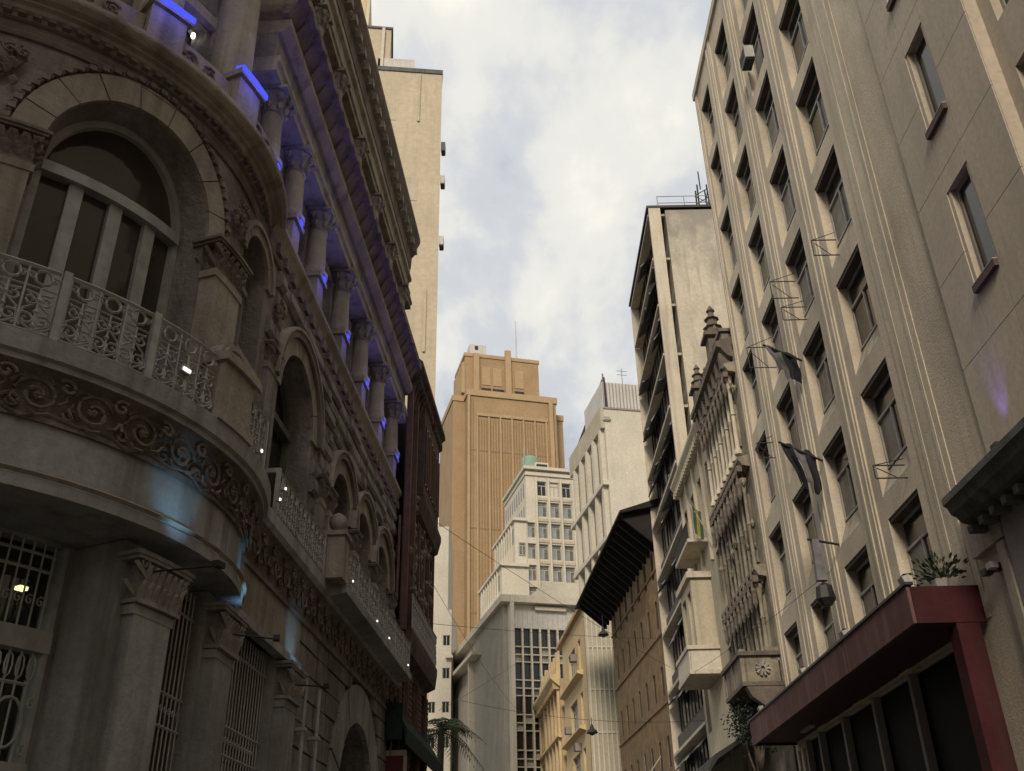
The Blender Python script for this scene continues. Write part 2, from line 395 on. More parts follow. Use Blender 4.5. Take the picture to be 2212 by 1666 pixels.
# ------------------------------------------------------------------ ground
g = MB().box(-900, 900, -900, 900, -.5, 0).add('ground', mat('distant_ground', (.12, .11, .1), (.09, .085, .08), .05)); struct(g)
rd = MB(); rd.f.append(tuple(rd.W(p) for p in ((-.6, -40, .004), (4.2, -40, .004), (4.0, 60, .004), (-.4, 60, .004))))
struct(rd.add('road', ASPH))
pv = MB(); 
pv.hexa([(4.2, -40, 0), (7.9, -40, 0), (7.6, 70, 0), (4.0, 60, 0), (4.2, -40, .12), (7.9, -40, .12), (7.6, 70, .12), (4.0, 60, .12)])
struct(pv.add('pavement', PAVE))
pv = MB(); pv.hexa([(-3.9, 12, 0), (-.6, 12, 0), (-.4, 60, 0), (-1.5, 60, 0), (-3.9, 12, .12), (-.6, 12, .12), (-.4, 60, .12), (-1.5, 60, .12)])
struct(pv.add('pavement', PAVE))
for (x0, y0, x1, y1) in ((4.06, -40, 3.86, 60), (-.6, 12, -.4, 60)):
    b = MB(); b.hexa([(x0, y0, .0), (x0 + .14, y0, 0), (x1 + .14, y1, 0), (x1, y1, 0), (x0, y0, .135), (x0 + .14, y0, .135), (x1 + .14, y1, .135), (x1, y1, .135)])
    struct(b.add('kerb', mat('kerb_granite', (.3, .29, .27))))

# ================================================================== RIGHT SIDE
# ---- tan office building with ribbed pilasters
rt = thing('office_building', 'tall tan stuccoed office building with ribbed pilasters and recessed windows, right of the street', 'building', RF(14.65, 0, 0))
COLS = [(17.6, 19.3), (20.8, 22.45), (23.95, 25.55), (27.05, 28.5)]
TOPS = [8.95 + 3.008*i for i in range(8)]
holes = []
for ci, (a, b_) in enumerate(COLS):
    for t in TOPS: holes.append((a, b_, t - 2.5, t))
bays = MB(RF); bays.wall(17.2, 29.1, 5.9, 31.2, holes, 0, .42)
bays.box(14.66, 17.2, -.84, 0, 0, 31.2); bays.add('wall', TAN, rt)
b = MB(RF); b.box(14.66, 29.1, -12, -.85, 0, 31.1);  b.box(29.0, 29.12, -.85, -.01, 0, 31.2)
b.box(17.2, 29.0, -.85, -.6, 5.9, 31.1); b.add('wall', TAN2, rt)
b = MB(RF); b.box(14.6, 29.2, -.4, .1, 31.2, 31.55); b.add('parapet_coping', RIB, rt)
def pil(u0, u1, ribs, h0=5.95, h1=31.15, n=.045):
    b = MB(RF); b.box(u0, u1, .002, n, h0, h1); o = b.add('pilaster', TAN, rt, loc=RF(u0, 0, h0))
    for k in range(ribs):
        c = u0 + (u1 - u0)*(k + .5)/ribs; ww = min(.06, (u1 - u0)/ribs*.14)
        q = MB(RF); q.prof(c - ww, c + ww, [(n, h0), (n + (.022 if n > .03 else .012), h0), (n + (.022 if n > .03 else .012), h1), (n, h1)]); q.add('rib', RIB, o)
pil(16.0, 17.15, 2, n=.022); pil(19.75, 20.4, 2); pil(22.85, 23.55, 2); pil(25.95, 26.65, 2); pil(28.75, 29.08, 1)
rng = random.Random(3)
for ci, (a, b_) in enumerate(COLS):
    for ti, t in enumerate(TOPS):
        MB(RF).box(a + .003, b_ - .003, -.3, -.03, t - .09, t - .002).add('shutter_box', SHUT, rt, loc=RF(a, -.1, t))  # dark strip standing in for the shade under the lintel
        W = b_ - a; g_ = rng.choice([[GLASS, CURT, GLASS], [GLASS, GLASS, CURT], [GLASS, GLASSB, GLASS], [GLASS, CURT, CURT]])
        wd = window(RF, 'rt%d%s' % (ci, g_[1].name + g_[2].name), a, t - 1.85, W, 1.76, .30, rt, WFRAME, g_, mull=1, transom=.62, fw=.055)
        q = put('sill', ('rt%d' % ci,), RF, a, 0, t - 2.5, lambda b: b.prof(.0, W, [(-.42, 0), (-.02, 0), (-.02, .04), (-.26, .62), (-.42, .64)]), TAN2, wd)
# ground floor of the office building behind the portal
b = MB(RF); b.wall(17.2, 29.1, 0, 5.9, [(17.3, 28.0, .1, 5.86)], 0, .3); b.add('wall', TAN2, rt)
for u_ in (28.1, 28.55):
    MB(RF).box(u_, u_ + .2, .003, .1, 0, 5.7).add('pilaster', RIB, rt, loc=RF(u_, 0, 0))
# shopfront with red portal
sp = thing('shop_portal', 'dark red box canopy with pale pink fascia and one leg over the dark shopfront', 'canopy', RF(22, .6, 0))
for k, (a, b_) in enumerate(((16.15, 19.9), (19.93, 23.2), (23.23, 25.8), (25.83, 28.9))):
    MB(RF).box(a, b_, 1.2, 1.26 + .004*(k % 2), 5.9, 6.55).add('fascia_panel', PINK, sp, loc=RF(a, 1.2, 5.9))
MB(RF).box(16.15, 16.22, .02, 1.19, 5.9, 6.53).add('end_panel', RED, sp, loc=RF(16.15, .6, 5.9))
MB(RF).box(28.83, 28.9, .02, 1.19, 5.9, 6.53).add('end_panel', RED, sp, loc=RF(28.85, .6, 5.9))
MB(RF).box(16.23, 28.82, .02, 1.18, 5.96, 6.02).add('soffit', MAROON, sp)
MB(RF).box(16.23, 28.82, .02, 1.18, 6.4, 6.46).add('roof', DGREEN, sp)
MB(RF).box(16.15, 16.5, .15, .55, .12, 5.89).add('leg', RED, sp, loc=RF(16.2, .3, 0))
b = MB(RF); b.box(16.1, 28.95, 1.14, 1.29, 6.552, 6.6); b.add('drip_edge', DARKIRON, sp)
MB(RF).box(25.9, 26.9, .3, .42, 5.9, 5.955).add('light_batten', WFRAME, sp, loc=RF(26.4, .35, 5.9))
sf = thing('shopfront', 'black glass shopfront with thin grey mullions under the red canopy', 'shopfront', RF(22.6, -.1, 0))  # its panes are black sheets in place of the unlit interior
MU = [17.35, 19.9, 22.2, 24.5, 26.6, 27.9]
for a, b_ in zip(MU, MU[1:]):
    MB(RF).box(a + .08, b_ - .08, -.14, -.12, .2, 5.82).add('pane', GLASSK, sf, loc=RF(a, -.1, .2))  # black sheet in place of the unlit open shop interior
for a in MU: MB(RF).box(a - .07, a + .07, -.17, .05, .12, 5.85).add('mullion', GREYW, sf, loc=RF(a, -.1, .2))
# things on the portal roof
def floodlight(u, n, h, lab, g_='small floodlights along the top edge of the red canopy'):
    t = thing('floodlight', lab, 'floodlight', RF(u, n, h), g_)
    MB(RF).box(u - .015, u + .015, n - .02, n + .02, h, h + .14).add('stand', DARKIRON, t)
    b = MB(RF); b.prof(u - .11, u + .11, [(n - .05, h + .12), (n + .06, h + .1), (n + .1, h + .22), (n - .03, h + .26)]); b.add('head', WFRAME, t)
    MB(RF).box(u - .09, u + .09, n - .02, n + .05, h + .262, h + .275).add('lens', GLASS, t)
for i, (u_, lab) in enumerate(((16.6, 'white floodlight at the near corner of the red canopy, beside the shrub'), (20.2, 'second floodlight from the near corner on the red canopy edge'), (23.6, 'third floodlight from the near corner on the red canopy edge'), (28.2, 'small floodlight at the far tip of the red canopy'))):
    floodlight(u_, 1.05, 6.6, lab)
def shrub(u, n, h, s, lab, name='potted_shrub', cat='plant', seed=1):
    rg = random.Random(seed); t = thing(name, lab, cat, RF(u, n, h))
    b = MB(RF); b.lathe(u, n, [(.12*s, h), (.16*s, h + .22*s), (.14*s, h + .22*s)], 10); b.add('pot', GREYW, t)
    l = MB(); c = RF(u, n, h + .2*s)
    for k in range(170):
        d_ = Vector((rg.gauss(0, 1), rg.gauss(0, 1), abs(rg.gauss(0, .8)) + .2)).normalized(); q = c + d_*rg.uniform(.05, .5)*s; t_ = q + d_*.12*s
        x = d_.cross(Vector((rg.random(), rg.random(), rg.random()))).normalized()*.025*s; m_ = (q + t_)/2
        i = [l.W(q), l.W(m_ + x), l.W(t_), l.W(m_ - x)]; l.f.append(tuple(i))
    stuff(l.add('foliage', LEAF, t))
    return t
shrub(16.35, .55, 6.47, 1.0, 'spiky dark shrub growing on top of the red canopy', seed=4)

# ---- wall mounted oddments on the tan building
ac = thing('air_conditioner', 'white air conditioner box under a top window of the tan building', 'air conditioner', RF(21.9, 0, 25.2))
MB(RF).box(21.55, 22.15, .0, .30, 25.35, 25.85).add('casing', WFRAME, ac)
b = MB(RF); [b.box(21.6 + .07*k, 21.625 + .07*k, .30, .32, 25.42, 25.8) for k in range(8)]; b.add('grille', DARKIRON, ac)
MB(RF).box(21.6, 22.1, .0, .28, 25.3, 25.345).add('bracket', DARKIRON, ac)
def iron_bracket(u, h, L, H, lab, g_='empty iron sign brackets on the tan building'):
    L *= .8; t = thing('sign_bracket', lab, 'bracket', RF(u, 0, h), g_)
    for k in (0, 1):
        MB(RF).tube([RF(u, .0, h + H*k), RF(u, L, h + H*k)], .016, 5).add('arm', DARKIRON, t)
    MB(RF).tube([RF(u, L, h), RF(u, L, h + H)], .014, 5).add('upright', DARKIRON, t)
    b = MB(RF); b.tube([RF(u, L*.3, h), RF(u, L*.9, h + H*.8)], .012, 4); b.tube([RF(u, 0, h + H*1.5), RF(u, L, h + H)], .01, 4); b.add('stay', DARKIRON, t)
    return t
iron_bracket(18.7, 15.45, .75, .45, 'iron sign bracket beside the highest of the bracketed windows, nearest the camera')
iron_bracket(21.9, 16.4, .9, .55, 'wide iron bracket with stays between the second and third window columns')
iron_bracket(21.6, 15.5, .8, .4, 'iron sign bracket directly under the wide stayed bracket')
iron_bracket(24.8, 15.9, 1.0, .7, 'thin iron bracket with stays beyond the third window column')
iron_bracket(26.2, 13.6, .7, .5, 'lowest far iron bracket next to the gothic house')
iron_bracket(17.9, 9.3, .8, .28, 'pair of thin rods sticking out above the red canopy')
def banner(u, h, L, H, mats, lab, seed):
    t = thing('hanging_banner', lab, 'flag', RF(u, 0, h)); rg = random.Random(seed)
    MB(RF).tube([RF(u, 0, h - H*.1), RF(u, L*1.1, h + .45)], .03, 6).add('pole', DARKIRON, t)
    for k, m in enumerate(mats):
        b = MB(RF); c0, c1 = k/len(mats), (k + 1)/len(mats); n_ = 8; rows = []
        for j in range(12):
            row = []
            for i in range(n_ + 1):
                x = L*(.15 + .9*(c0 + (c1 - c0)*i/n_)); z = h + .42*x/L - H*j/11*(1 - .1*math.sin(k*2 + i*.8)) - .05*math.sin(14*x)
                row.append(b.P(u + .09*math.sin(17*x + j*.12 + seed)*(.3 + j/12) + .01*j, x*(1 - .035*j) + .02*math.sin(j*.7), z))
            rows.append(row)
        for r1, r2 in zip(rows, rows[1:]):
            for i in range(n_): b.f.append((r1[i], r1[i + 1], r2[i + 1], r2[i]))
        for q in [tuple(reversed(x)) for x in list(b.f)]: pass
        b.add('cloth', m, t, smooth=True)
CLW = mat('grey_white_cloth', (.22, .21, .21), (.12, .115, .12), 3, .9, .1); CLB = mat('black_cloth', (.03, .03, .035), (.02, .02, .025), 3, .9, .1)
CLG = mat('green_cloth', (.05, .10, .06), (.035, .07, .045), 3, .9, .1); CLY = mat('yellow_cloth', (.32, .27, .07), (.24, .19, .06), 3, .9, .1)
banner(22.6, 14.9, .9, .8, [CLB, CLW], 'bundled black and white flag hanging from a pole, upper of two on the tan building', 2)
banner(22.5, 11.9, .95, 1.1, [CLB, CLW, CLB], 'larger black and grey flag drooping from a pole, lower of two on the tan building', 5)
# drooping grey pennant and lantern
lp = thing('wall_lantern', 'dark wall lantern with hanging grey cloth on the tan building above the canopy', 'lantern', RF(22.5, 0, 9))
MB(RF).tube([RF(22.5, 0, 9.55), RF(22.5, .75, 9.7)], .03, 6).add('arm', DARKIRON, lp)
MB(RF).prof(22.42, 22.58, [(.45, 8.65), (.7, 8.65), (.66, 9.68), (.5, 9.68)]).add('cloth', CLW, lp)
b = MB(RF); b.lathe(22.5, .55, [(.02, 8.62), (.2, 8.5), (.24, 8.2), (.12, 8.05), (.02, 8.02)], 8); b.add('lantern_body', DARKIRON, lp)

# ---- taupe panel building nearest the camera
rg_ = thing('panelled_building', 'plain taupe panelled building with narrow windows at the right edge', 'building', RF(12, 0, 0))
nh = [(12.72, 13.42, h_, h_ + 2.05) for h_ in (10.85, 14.3, 17.78, 21.25)]
wh = [(9.3, 11.02, h_, h_ + 2.5) for h_ in (7.7, 11.05, 14.5, 17.9, 21.3)]
wh = [(9.3, 11.02, h_ + .0, h_ + 2.4) for h_ in (11.0, 14.45, 17.9, 21.35)] + [(9.3, 11.02, 8.4, 9.95)]
b = MB(RF); b.wall(11.35, 14.62, 8.1, 27, nh, .03, .35); b.wall(4, 11.35, 8.1, 27, wh, -.2, .3); b.box(4, 14.62, -10, -.7, 0, 27); b.box(11.35, 11.37, -.7, .03, 8.1, 27)
b.box(14.6, 14.64, -.7, .03, 8.1, 27); b.add('wall', PANEL, rg_)
b = MB(RF); b.box(4, 14.72, -.7, .1, 0, 7.2); b.add('wall', GREYW, rg_)
for k, (a, c) in enumerate([(11.36, 12.63), (12.645, 13.50), (13.515, 14.62)]):
    for h_ in np.arange(8.15, 26.5, 1.74):
        segs = [(h_, h_ + 1.725)]
        if k == 1:
            for q in nh:
                ns = []
                for s0, s1 in segs:
                    if s1 <= q[2] - .02 or s0 >= q[3] + .02: ns.append((s0, s1))
                    else:
                        if s0 < q[2] - .15: ns.append((s0, q[2] - .015))
                        if s1 > q[3] + .15: ns.append((q[3] + .015, s1))
                segs = ns
        for s0, s1 in segs: MB(RF).box(a, c, .03, .052, s0, s1).add('panel', PANEL, rg_, loc=RF(a, .03, s0))
for (a, c, h0, h1) in nh:
    w_ = window(RF, 'rgn', a + .0, h0, c - a, h1 - h0, .13, rg_, GREYW, [GLASS], mull=0, transom=None, fw=.07)
    MB(RF).box(a - .06, c + .06, -.1, .13, h0 - .13, h0 - .001).add('sill', mat('brown_tile_sill', (.13, .085, .075), (.09, .06, .055), 8), w_, loc=RF(a, 0, h0)); MB(RF).box(a - .06, c + .06, .0, .135, h0 + .001, h0 + .02).add('sill_edge', WFRAME, w_, loc=RF(a, 0, h0))
for (a, c, h0, h1) in wh:
    window(RF, 'rgw%.1f' % (h1 - h0), a, h0, c - a, h1 - h0, .42, rg_, GREYW, [GLASS, GLASS, GLASS], mull=1, transom=.7, fw=.07)
b = MB(RF)
b.prof(4, 15.35, [(.05, 7.2), (.12, 7.2), (.2, 7.28), (.42, 7.36), (.48, 7.45), (.56, 7.5), (.6, 7.62), (.66, 7.66), (.66, 7.78), (.3, 7.95), (.05, 8.1)]); b.add('cornice', DGREEN, rg_)
for u_ in np.arange(9.2, 15.3, .42): MB(RF).box(u_, u_ + .16, .13, .40, 7.12, 7.24).add('dentil', DGREEN, rg_, loc=RF(u_, .13, 7.12))
MB(RF).box(14.75, 15.9, .0, .12, 6.9, 7.9).add('corner_bracket', TAN2, rg_)
cl = thing('security_light', 'small twin security light on the wall right of the red canopy', 'light', RF(15.3, .1, 6.55))
MB(RF).box(15.22, 15.38, .0, .12, 6.5, 6.62).add('mount', DARKIRON, cl); MB(RF).box(15.1, 15.25, .12, .26, 6.5, 6.6).add('head', WFRAME, cl); MB(RF).box(15.32, 15.47, .12, .26, 6.46, 6.56).add('head', DARKIRON, cl)
MB(RF).box(14.76, 15.0, .0, .13, 0, 6.85).add('downpipe', TAN2, rt)

# ---- sooty gothic house
gb = thing('gothic_house', 'narrow sooty gothic house with pinnacles and colonnettes beside the tan building', 'building', RF(29.2, 0, 0))
gh = [(u_, u_ + .62, 15.7, 17.2, 'arch') for u_ in (29.9, 31.05, 32.2, 33.35)] + [(u_, u_ + .62, 11.6, 13.7, 'arch') for u_ in (29.9, 31.05, 32.2, 33.35)] + [(u_, u_ + .62, 8.7, 10.4, 'arch') for u_ in (29.9, 31.05, 32.2, 33.35)]
b = MB(RF); b.wall(29.22, 34.7, 0, 19.2, gh, .05, .35); b.box(29.22, 34.7, -9, -.5, 0, 19.2); b.box(29.2, 29.22, -.5, .05, 0, 19.2); b.box(34.7, 34.72, -.5, .05, 0, 19.2); b.add('wall', GOTH, gb)
for q in gh:
    window(RF, 'gw%.1f' % (q[3] - q[2]), q[0] + .01, q[2], .60, q[3] - q[2] + .3, .26, gb, DARKIRON, [GLASS], mull=1, fw=.04)
    b = MB(RF); b.ring((q[0] + q[1])/2, q[3], .33, .45, .05, .14, seg=8, base=q[2]); b.add('arch_moulding', GOTH, gb, loc=RF(q[0], 0, q[3]))
for ti, (h0, h1) in enumerate(((15.3, 18.3), (11.2, 14.4), (8.7, 10.8))):
    for k in range(9):
        u_ = 29.6 + .575*k; r_ = .075 - .012*(ti > 0) - .015*(k % 2)
        b = MB(RF); b.lathe(u_, .26, [(r_*1.8, h0), (r_*1.8, h0 + .12), (r_*1.2, h0 + .2), (r_, h0 + .3), (r_*.92, (h0 + h1)/2 - .05), (r_*1.5, (h0 + h1)/2), (r_*.92, (h0 + h1)/2 + .05), (r_*.9, h1 - .5), (r_*1.2, h1 - .45), (r_*1.1, h1 - .4), (r_*2., h1 - .12), (r_*2.2, h1 - .1), (r_*2.2, h1)], 10)
        b.add('colonnette', RIB if ti == 0 else GOTH, gb, smooth=True, loc=RF(u_, .26, h0))
        b = MB(RF); b.lathe(u_, .42, [(.02, h1 - .75), (.08, h1 - .6), (.07, h1 - .3), (.10, h1 - .2), (.04, h1 + .1), (.07, h1 + .18), (.01, h1 + .45)], 7)
        b.add('canopy_finial', GOTHD, gb, loc=RF(u_, .42, h1))
for h_ in (8.35, 10.95, 14.7, 18.3):
    b = MB(RF); b.prof(29.2, 34.72, [(.05, h_), (.3, h_ + .05), (.38, h_ + .2), (.42, h_ + .22), (.42, h_ + .34), (.05, h_ + .42)]); b.add('string_course', GOTH, gb)
    b = MB(RF)
    for u_ in np.arange(29.3, 34.6, .28): b.box(u_, u_ + .13, .3, .47, h_ - .14, h_ + .06)
    stuff(b.add('corbel_row', GOTHD, gb))
rg = random.Random(5); b = MB(RF)
for k in range(340):
    h_ = rg.choice([rg.uniform(14.1, 15.2), rg.uniform(10.4, 11.4), rg.uniform(17.6, 19.0), rg.uniform(8.2, 8.7), rg.uniform(12, 15)]); u_ = rg.uniform(29.3, 34.6); s_ = rg.uniform(.04, .12)
    b.lathe(u_, .07 + rg.uniform(0, .22), [(.2*s_, h_ - s_*1.5), (s_, h_), (.3*s_, h_ + s_*1.6)], 5)
stuff(b.add('crocket_carving', GOTH, gb))
b = MB(RF); b.prof(29.2, 34.9, [(.05, 18.9), (.25, 19.0), (.45, 19.3), (.6, 19.35), (.6, 19.55), (.05, 19.75)]); b.add('cornice', GOTHD, gb)
b = MB(RF)
for u_ in np.arange(29.4, 34.8, .7): b.box(u_, u_ + .22, .1, .5, 18.55, 19.2)
stuff(b.add('cornice_brackets', GOTHD, gb))
def pinnacle(u, n, h, s, lab_parent):
    b = MB(RF); w_ = .3*s; b.box(u - w_*1.2, u + w_*1.2, n - w_*1.2, n + w_*1.2, h - .3, h); b.box(u - w_*.85, u + w_*.85, n - w_*.85, n + w_*.85, h, h + .95*s); b.box(u - w_*1.3, u + w_*1.3, n - w_*1.3, n + w_*1.3, h + .95*s, h + 1.05*s)
    b.lathe(u, n, [(w_, h + 1.05*s), (w_*.8, h + 1.35*s), (w_*1.1, h + 1.4*s), (w_*.7, h + 1.46*s), (w_*.55, h + 1.7*s), (w_*.85, h + 1.75*s), (w_*.45, h + 1.82*s), (w_*.3, h + 2.02*s), (w_*.5, h + 2.08*s), (w_*.1, h + 2.3*s)], 8)
    for k in range(4):
        dx, dy = ((1, 0), (-1, 0), (0, 1), (0, -1))[k]
        b.lathe(u + dx*w_*.9, n + dy*w_*.9, [(w_*.25, h + 1.05*s), (w_*.3, h + 1.2*s), (w_*.02, h + 1.42*s)], 5)
    b.add('pinnacle', GOTHD, lab_parent, loc=RF(u, n, h))
pinnacle(31.3, .1, 19.8, 1.15, gb); pinnacle(29.6, -.3, 19.7, .6, gb); pinnacle(33.1, .2, 19.6, .5, gb); pinnacle(34.5, .2, 19.5, .95, gb); pinnacle(32.4, .35, 19.5, .35, gb)
b = MB(RF); b.prof(29.8, 33, [(-.3, 19.7), (.2, 19.7), (.2, 20.3), (-.3, 20.3)]); b.box(29.7, 33.1, -.35, .3, 20.3, 20.42); b.add('parapet', GOTH, gb)
sb_ = thing('stone_balcony', 'sooty carved stone balcony with rosette panel next to the far end of the red canopy', 'balcony', RF(29.3, 0, 7.6))
MB(RF).box(29.15, 31.8, .02, 1.25, 7.62, 7.74).add('slab', GOTHD, sb_); MB(RF).box(29.1, 31.85, .02, 1.3, 8.5, 8.62).add('handrail', GOTHD, sb_)
for a in (MB(RF).box(29.2, 29.32, .1, 1.12, 7.745, 8.495), MB(RF).box(29.33, 31.7, 1.08, 1.2, 7.745, 8.495)): a.add('parapet', GOTH, sb_)
b = MB(RF)
for (c_, n_) in ((29.14, .6),):
    for k in range(10):
        a = 2*math.pi*k/10; p = RF(c_ + .02, n_ + .22*math.cos(a), 8.12 + .22*math.sin(a)); b.tube([p, RF(c_ + .02, n_ + .06*math.cos(a), 8.12 + .06*math.sin(a))], .05, 5)
b.add('rosette', CARVE2, sb_)
for u_ in (29.2, 31.7):
    MB(RF).prof(u_ - .05, u_ + .25, [(.02, 6.4), (.2, 6.5), (.45, 6.9), (1.0, 7.3), (1.15, 7.6), (.02, 7.6)]).add('bracket', GOTHD, sb_, loc=RF(u_, 0, 6.4))
for u_ in (29.2, 30.4, 31.62): MB(RF).box(u_, u_ + .16, 1.05, 1.23, 7.745, 8.7).add('pier', GOTH, sb_, loc=RF(u_, 1.1, 7.7))

# ---- white house with bay
wb = thing('white_house', 'cream plastered house with a bay and balconies beyond the gothic house', 'building', RF(35, 0, 0))
hl = [(a, a + .8, h_, h_ + 2.1) for a in (35.3, 40.9) for h_ in (4.5, 8.3, 12, 15.8)] + [(a, a + .8, 15.8, 17.9) for a in (37.2, 39.0)]
b = MB(RF); b.wall(34.72, 42, 0, 19.3, hl, .02, .3); b.box(34.72, 42, -9, -.5, 0, 19.3); b.box(34.71, 34.73, -.5, .02, 0, 19.3); b.add('wall', CREAMW, wb)
for q in hl: window(RF, 'wb', q[0], q[2], .8, 2.1, .22, wb, WFRAME, [GLASS, GLASSB], mull=1, fw=.05)
b = MB(RF); b.prof(34.72, 42, [(.02, 18.9), (.3, 19.05), (.45, 19.3), (.45, 19.45), (.02, 19.5)]); b.add('cornice', CREAMW, wb)
b = MB(RF)
for u_ in np.arange(34.8, 42, .35): b.box(u_, u_ + .14, .1, .38, 18.75, 19.02)
stuff(b.add('dentils', CREAMW, wb))
for u_ in (35.0, 36.6, 38.4, 40.2, 41.6): MB(RF).box(u_ - .1, u_ + .12, .02, .14, 14, 18.9).add('pilaster', RIB, wb, loc=RF(u_, 0, 14))
b = MB(RF); b.wall(37.6, 40.2, 10.0, 13.6, [(37.9, 38.6, 11.1, 13.2), (39.1, 39.9, 11.1, 13.2)], .85, .2); b.box(37.58, 37.62, .02, .85, 10, 13.6); b.box(40.18, 40.22, .02, .85, 10, 13.6); b.box(37.6, 40.2, .02, .6, 10, 13.6); b.add('bay', CREAMW, wb)
for a in (37.9, 39.1): MB(RF).box(a, a + .75, .64, .66, 11.1, 13.2).add('pane', GLASS, wb, loc=RF(a, .6, 11.1))
MB(RF).box(37.45, 40.35, .02, 1.0, 13.6, 13.85).add('bay_cornice', RIB, wb); MB(RF).box(37.45, 40.4, .02, 1.28, 9.82, 9.98).add('slab', RIB, wb); b = MB(RF); b.box(37.42, 40.42, 1.12, 1.3, 10.75, 10.9); b.box(37.42, 37.6, .02, 1.119, 10.75, 10.9); b.add('handrail', RIB, wb)
b = MB(RF); b.box(37.5, 37.57, .03, 1.2, 9.985, 10.745); b.box(37.5, 40.35, 1.17, 1.24, 9.985, 10.745); b.add('balcony_parapet', WHITEB, wb)
for k, h_ in enumerate((15.0,)):
    bb = MB(RF); bb.box(37.2, 40.6, .02, .85, h_, h_ + .14); bb.add('balcony_slab', RIB, wb, loc=RF(37.2, 0, h_))
    bb = MB(RF); [bb.tube([RF(u_, .8, h_ + .14), RF(u_, .8, h_ + .85)], .018, 4) for u_ in np.arange(37.25, 40.6, .13)]; bb.tube([RF(37.2, .8, h_ + .85), RF(40.6, .8, h_ + .85)], .03); bb.add('railing', DARKIRON, wb)
# flag: yellow and green
fl = thing('flag', 'furled yellow and green flag on a pole in front of the cream house', 'flag', RF(36.1, .2, 15))
MB(RF).tube([RF(36.1, 0, 14.5), RF(36.1, .9, 16.3)], .03, 6).add('pole', WFRAME, fl)
for k, m in enumerate((CLG, CLY, CLG)):
    b = MB(RF); x0 = .4 + .11*k
    for j in range(8):
        b.P(36.1 + .07*math.sin(j + k), x0, 15.85 - j*.165 + k*.1); b.P(36.1 + .07*math.sin(j + k + 1.2), x0 + .115, 15.9 - j*.17 + k*.1)
    for j in range(7): b.f.append((2*j, 2*j + 1, 2*j + 3, 2*j + 2))
    b.add('cloth', m, fl, smooth=True)

# ---- concrete slab apartment block
sbk = thing('apartment_block', 'tall stained concrete apartment block with a blank side wall facing the camera', 'building', RF(42, 0, 0))
U0, U1, HS = 42.0, 51.6, 36.0
b = MB(RF); b.box(U0, U1, -9.9, -.9, 0, HS); b.add('wall', SLABW, sbk)
MB(RF).box(U0 - .09, U0 + .1, -.62, .02, 0, HS + .1).add('corner_fin', RIB, sbk)
MB(RF).box(U1 - .1, U1, -.9, .02, 0, HS + .1).add('corner_fin', RIB, sbk)
MB(RF).box(U0 - .12, U1 + .1, -10, .12, HS + .1, HS + .25).add('roof_coping', DARKIRON, sbk)
AWN = mat('rolled_blind', (.28, .29, .30), (.17, .18, .2), 3, .7, .2, 20, streak=.5, dirt=(.08, .08, .09))
SPD = mat('dark_spandrel_panel', (.13, .12, .11), (.08, .075, .07), 1.5, .8, .1, streak=.6, dirt=(.04, .04, .04))
rg = random.Random(9)
for k in range(12):
    h_ = 3.0*k
    MB(RF).box(U0 + .22, U1 - .22, -.9, .04, h_ + 2.78, h_ + 2.92).add('floor_band', RIB, sbk, loc=RF(U0, 0, h_))
    MB(RF).box(U0 + .22, U1 - .22, -.6, -.25, h_ - .05, h_ + .75).add('spandrel', SPD, sbk, loc=RF(U0, 0, h_))
    for j in range(5):
        a = U0 + .25 + j*1.82
        window(RF, 'sb%d' % rg.randint(0, 2), a, h_ + .97, 1.76, 1.72, .5, sbk, DARKIRON, [rg.choice([GLASS, CURT, GLASSB]), GLASS], mull=1, fw=.05)
        if rg.random() < .6:
            z = h_ + 2.62 - rg.uniform(.2, .9); q = MB(RF); q.prof(a + .05, a + 1.7, [(-.42, h_ + 2.66), (-.36, h_ + 2.66), (.12, z), (.06, z - .02)]); q.add('awning', AWN, sbk, loc=RF(a, 0, h_ + 2.6))
# roof rail and stair house
rl = thing('roof_railing', 'thin white railing on the roof of the concrete apartment block', 'railing', RF(42, -.5, HS))
for x in np.arange(.6, 8.5, 1.5): MB(RF).tube([RF(U0 + .3, -x, HS + .25), RF(U0 + .3, -x, HS + 1.25)], .03, 4).add('post', WFRAME, rl)
for z in (.75, 1.22): MB(RF).tube([RF(U0 + .3, -.6, HS + z), RF(U0 + .3, -8.2, HS + z)], .028, 4).add('rail', WFRAME, rl)
st = thing('antenna_mast', 'small lattice mast on the concrete block roof beside the tan building', 'mast', (11.5, 45, HS))
for dx, dy in ((0, 0), (.75, 0), (.75, .75), (0, .75)): MB().tube([(11.3 + dx, 45 + dy, HS), (11.4 + dx*.75, 45 + dy*.75, HS + 4.3)], .05, 4).add('upright', DARKIRON, st)
for z in np.arange(.3, 4.2, .65): MB().tube([(11.33, 45, HS + z), (12.0, 45, HS + z + .45), (12.0, 45.7, HS + z), (11.35, 45.7, HS + z + .45), (11.33, 45, HS + z)], .035, 4).add('bracing', DARKIRON, st)
MB().tube([(11.65, 45.3, HS + 4.2), (11.65, 45.3, HS + 5.6)], .04, 4).add('antenna', DARKIRON, st)

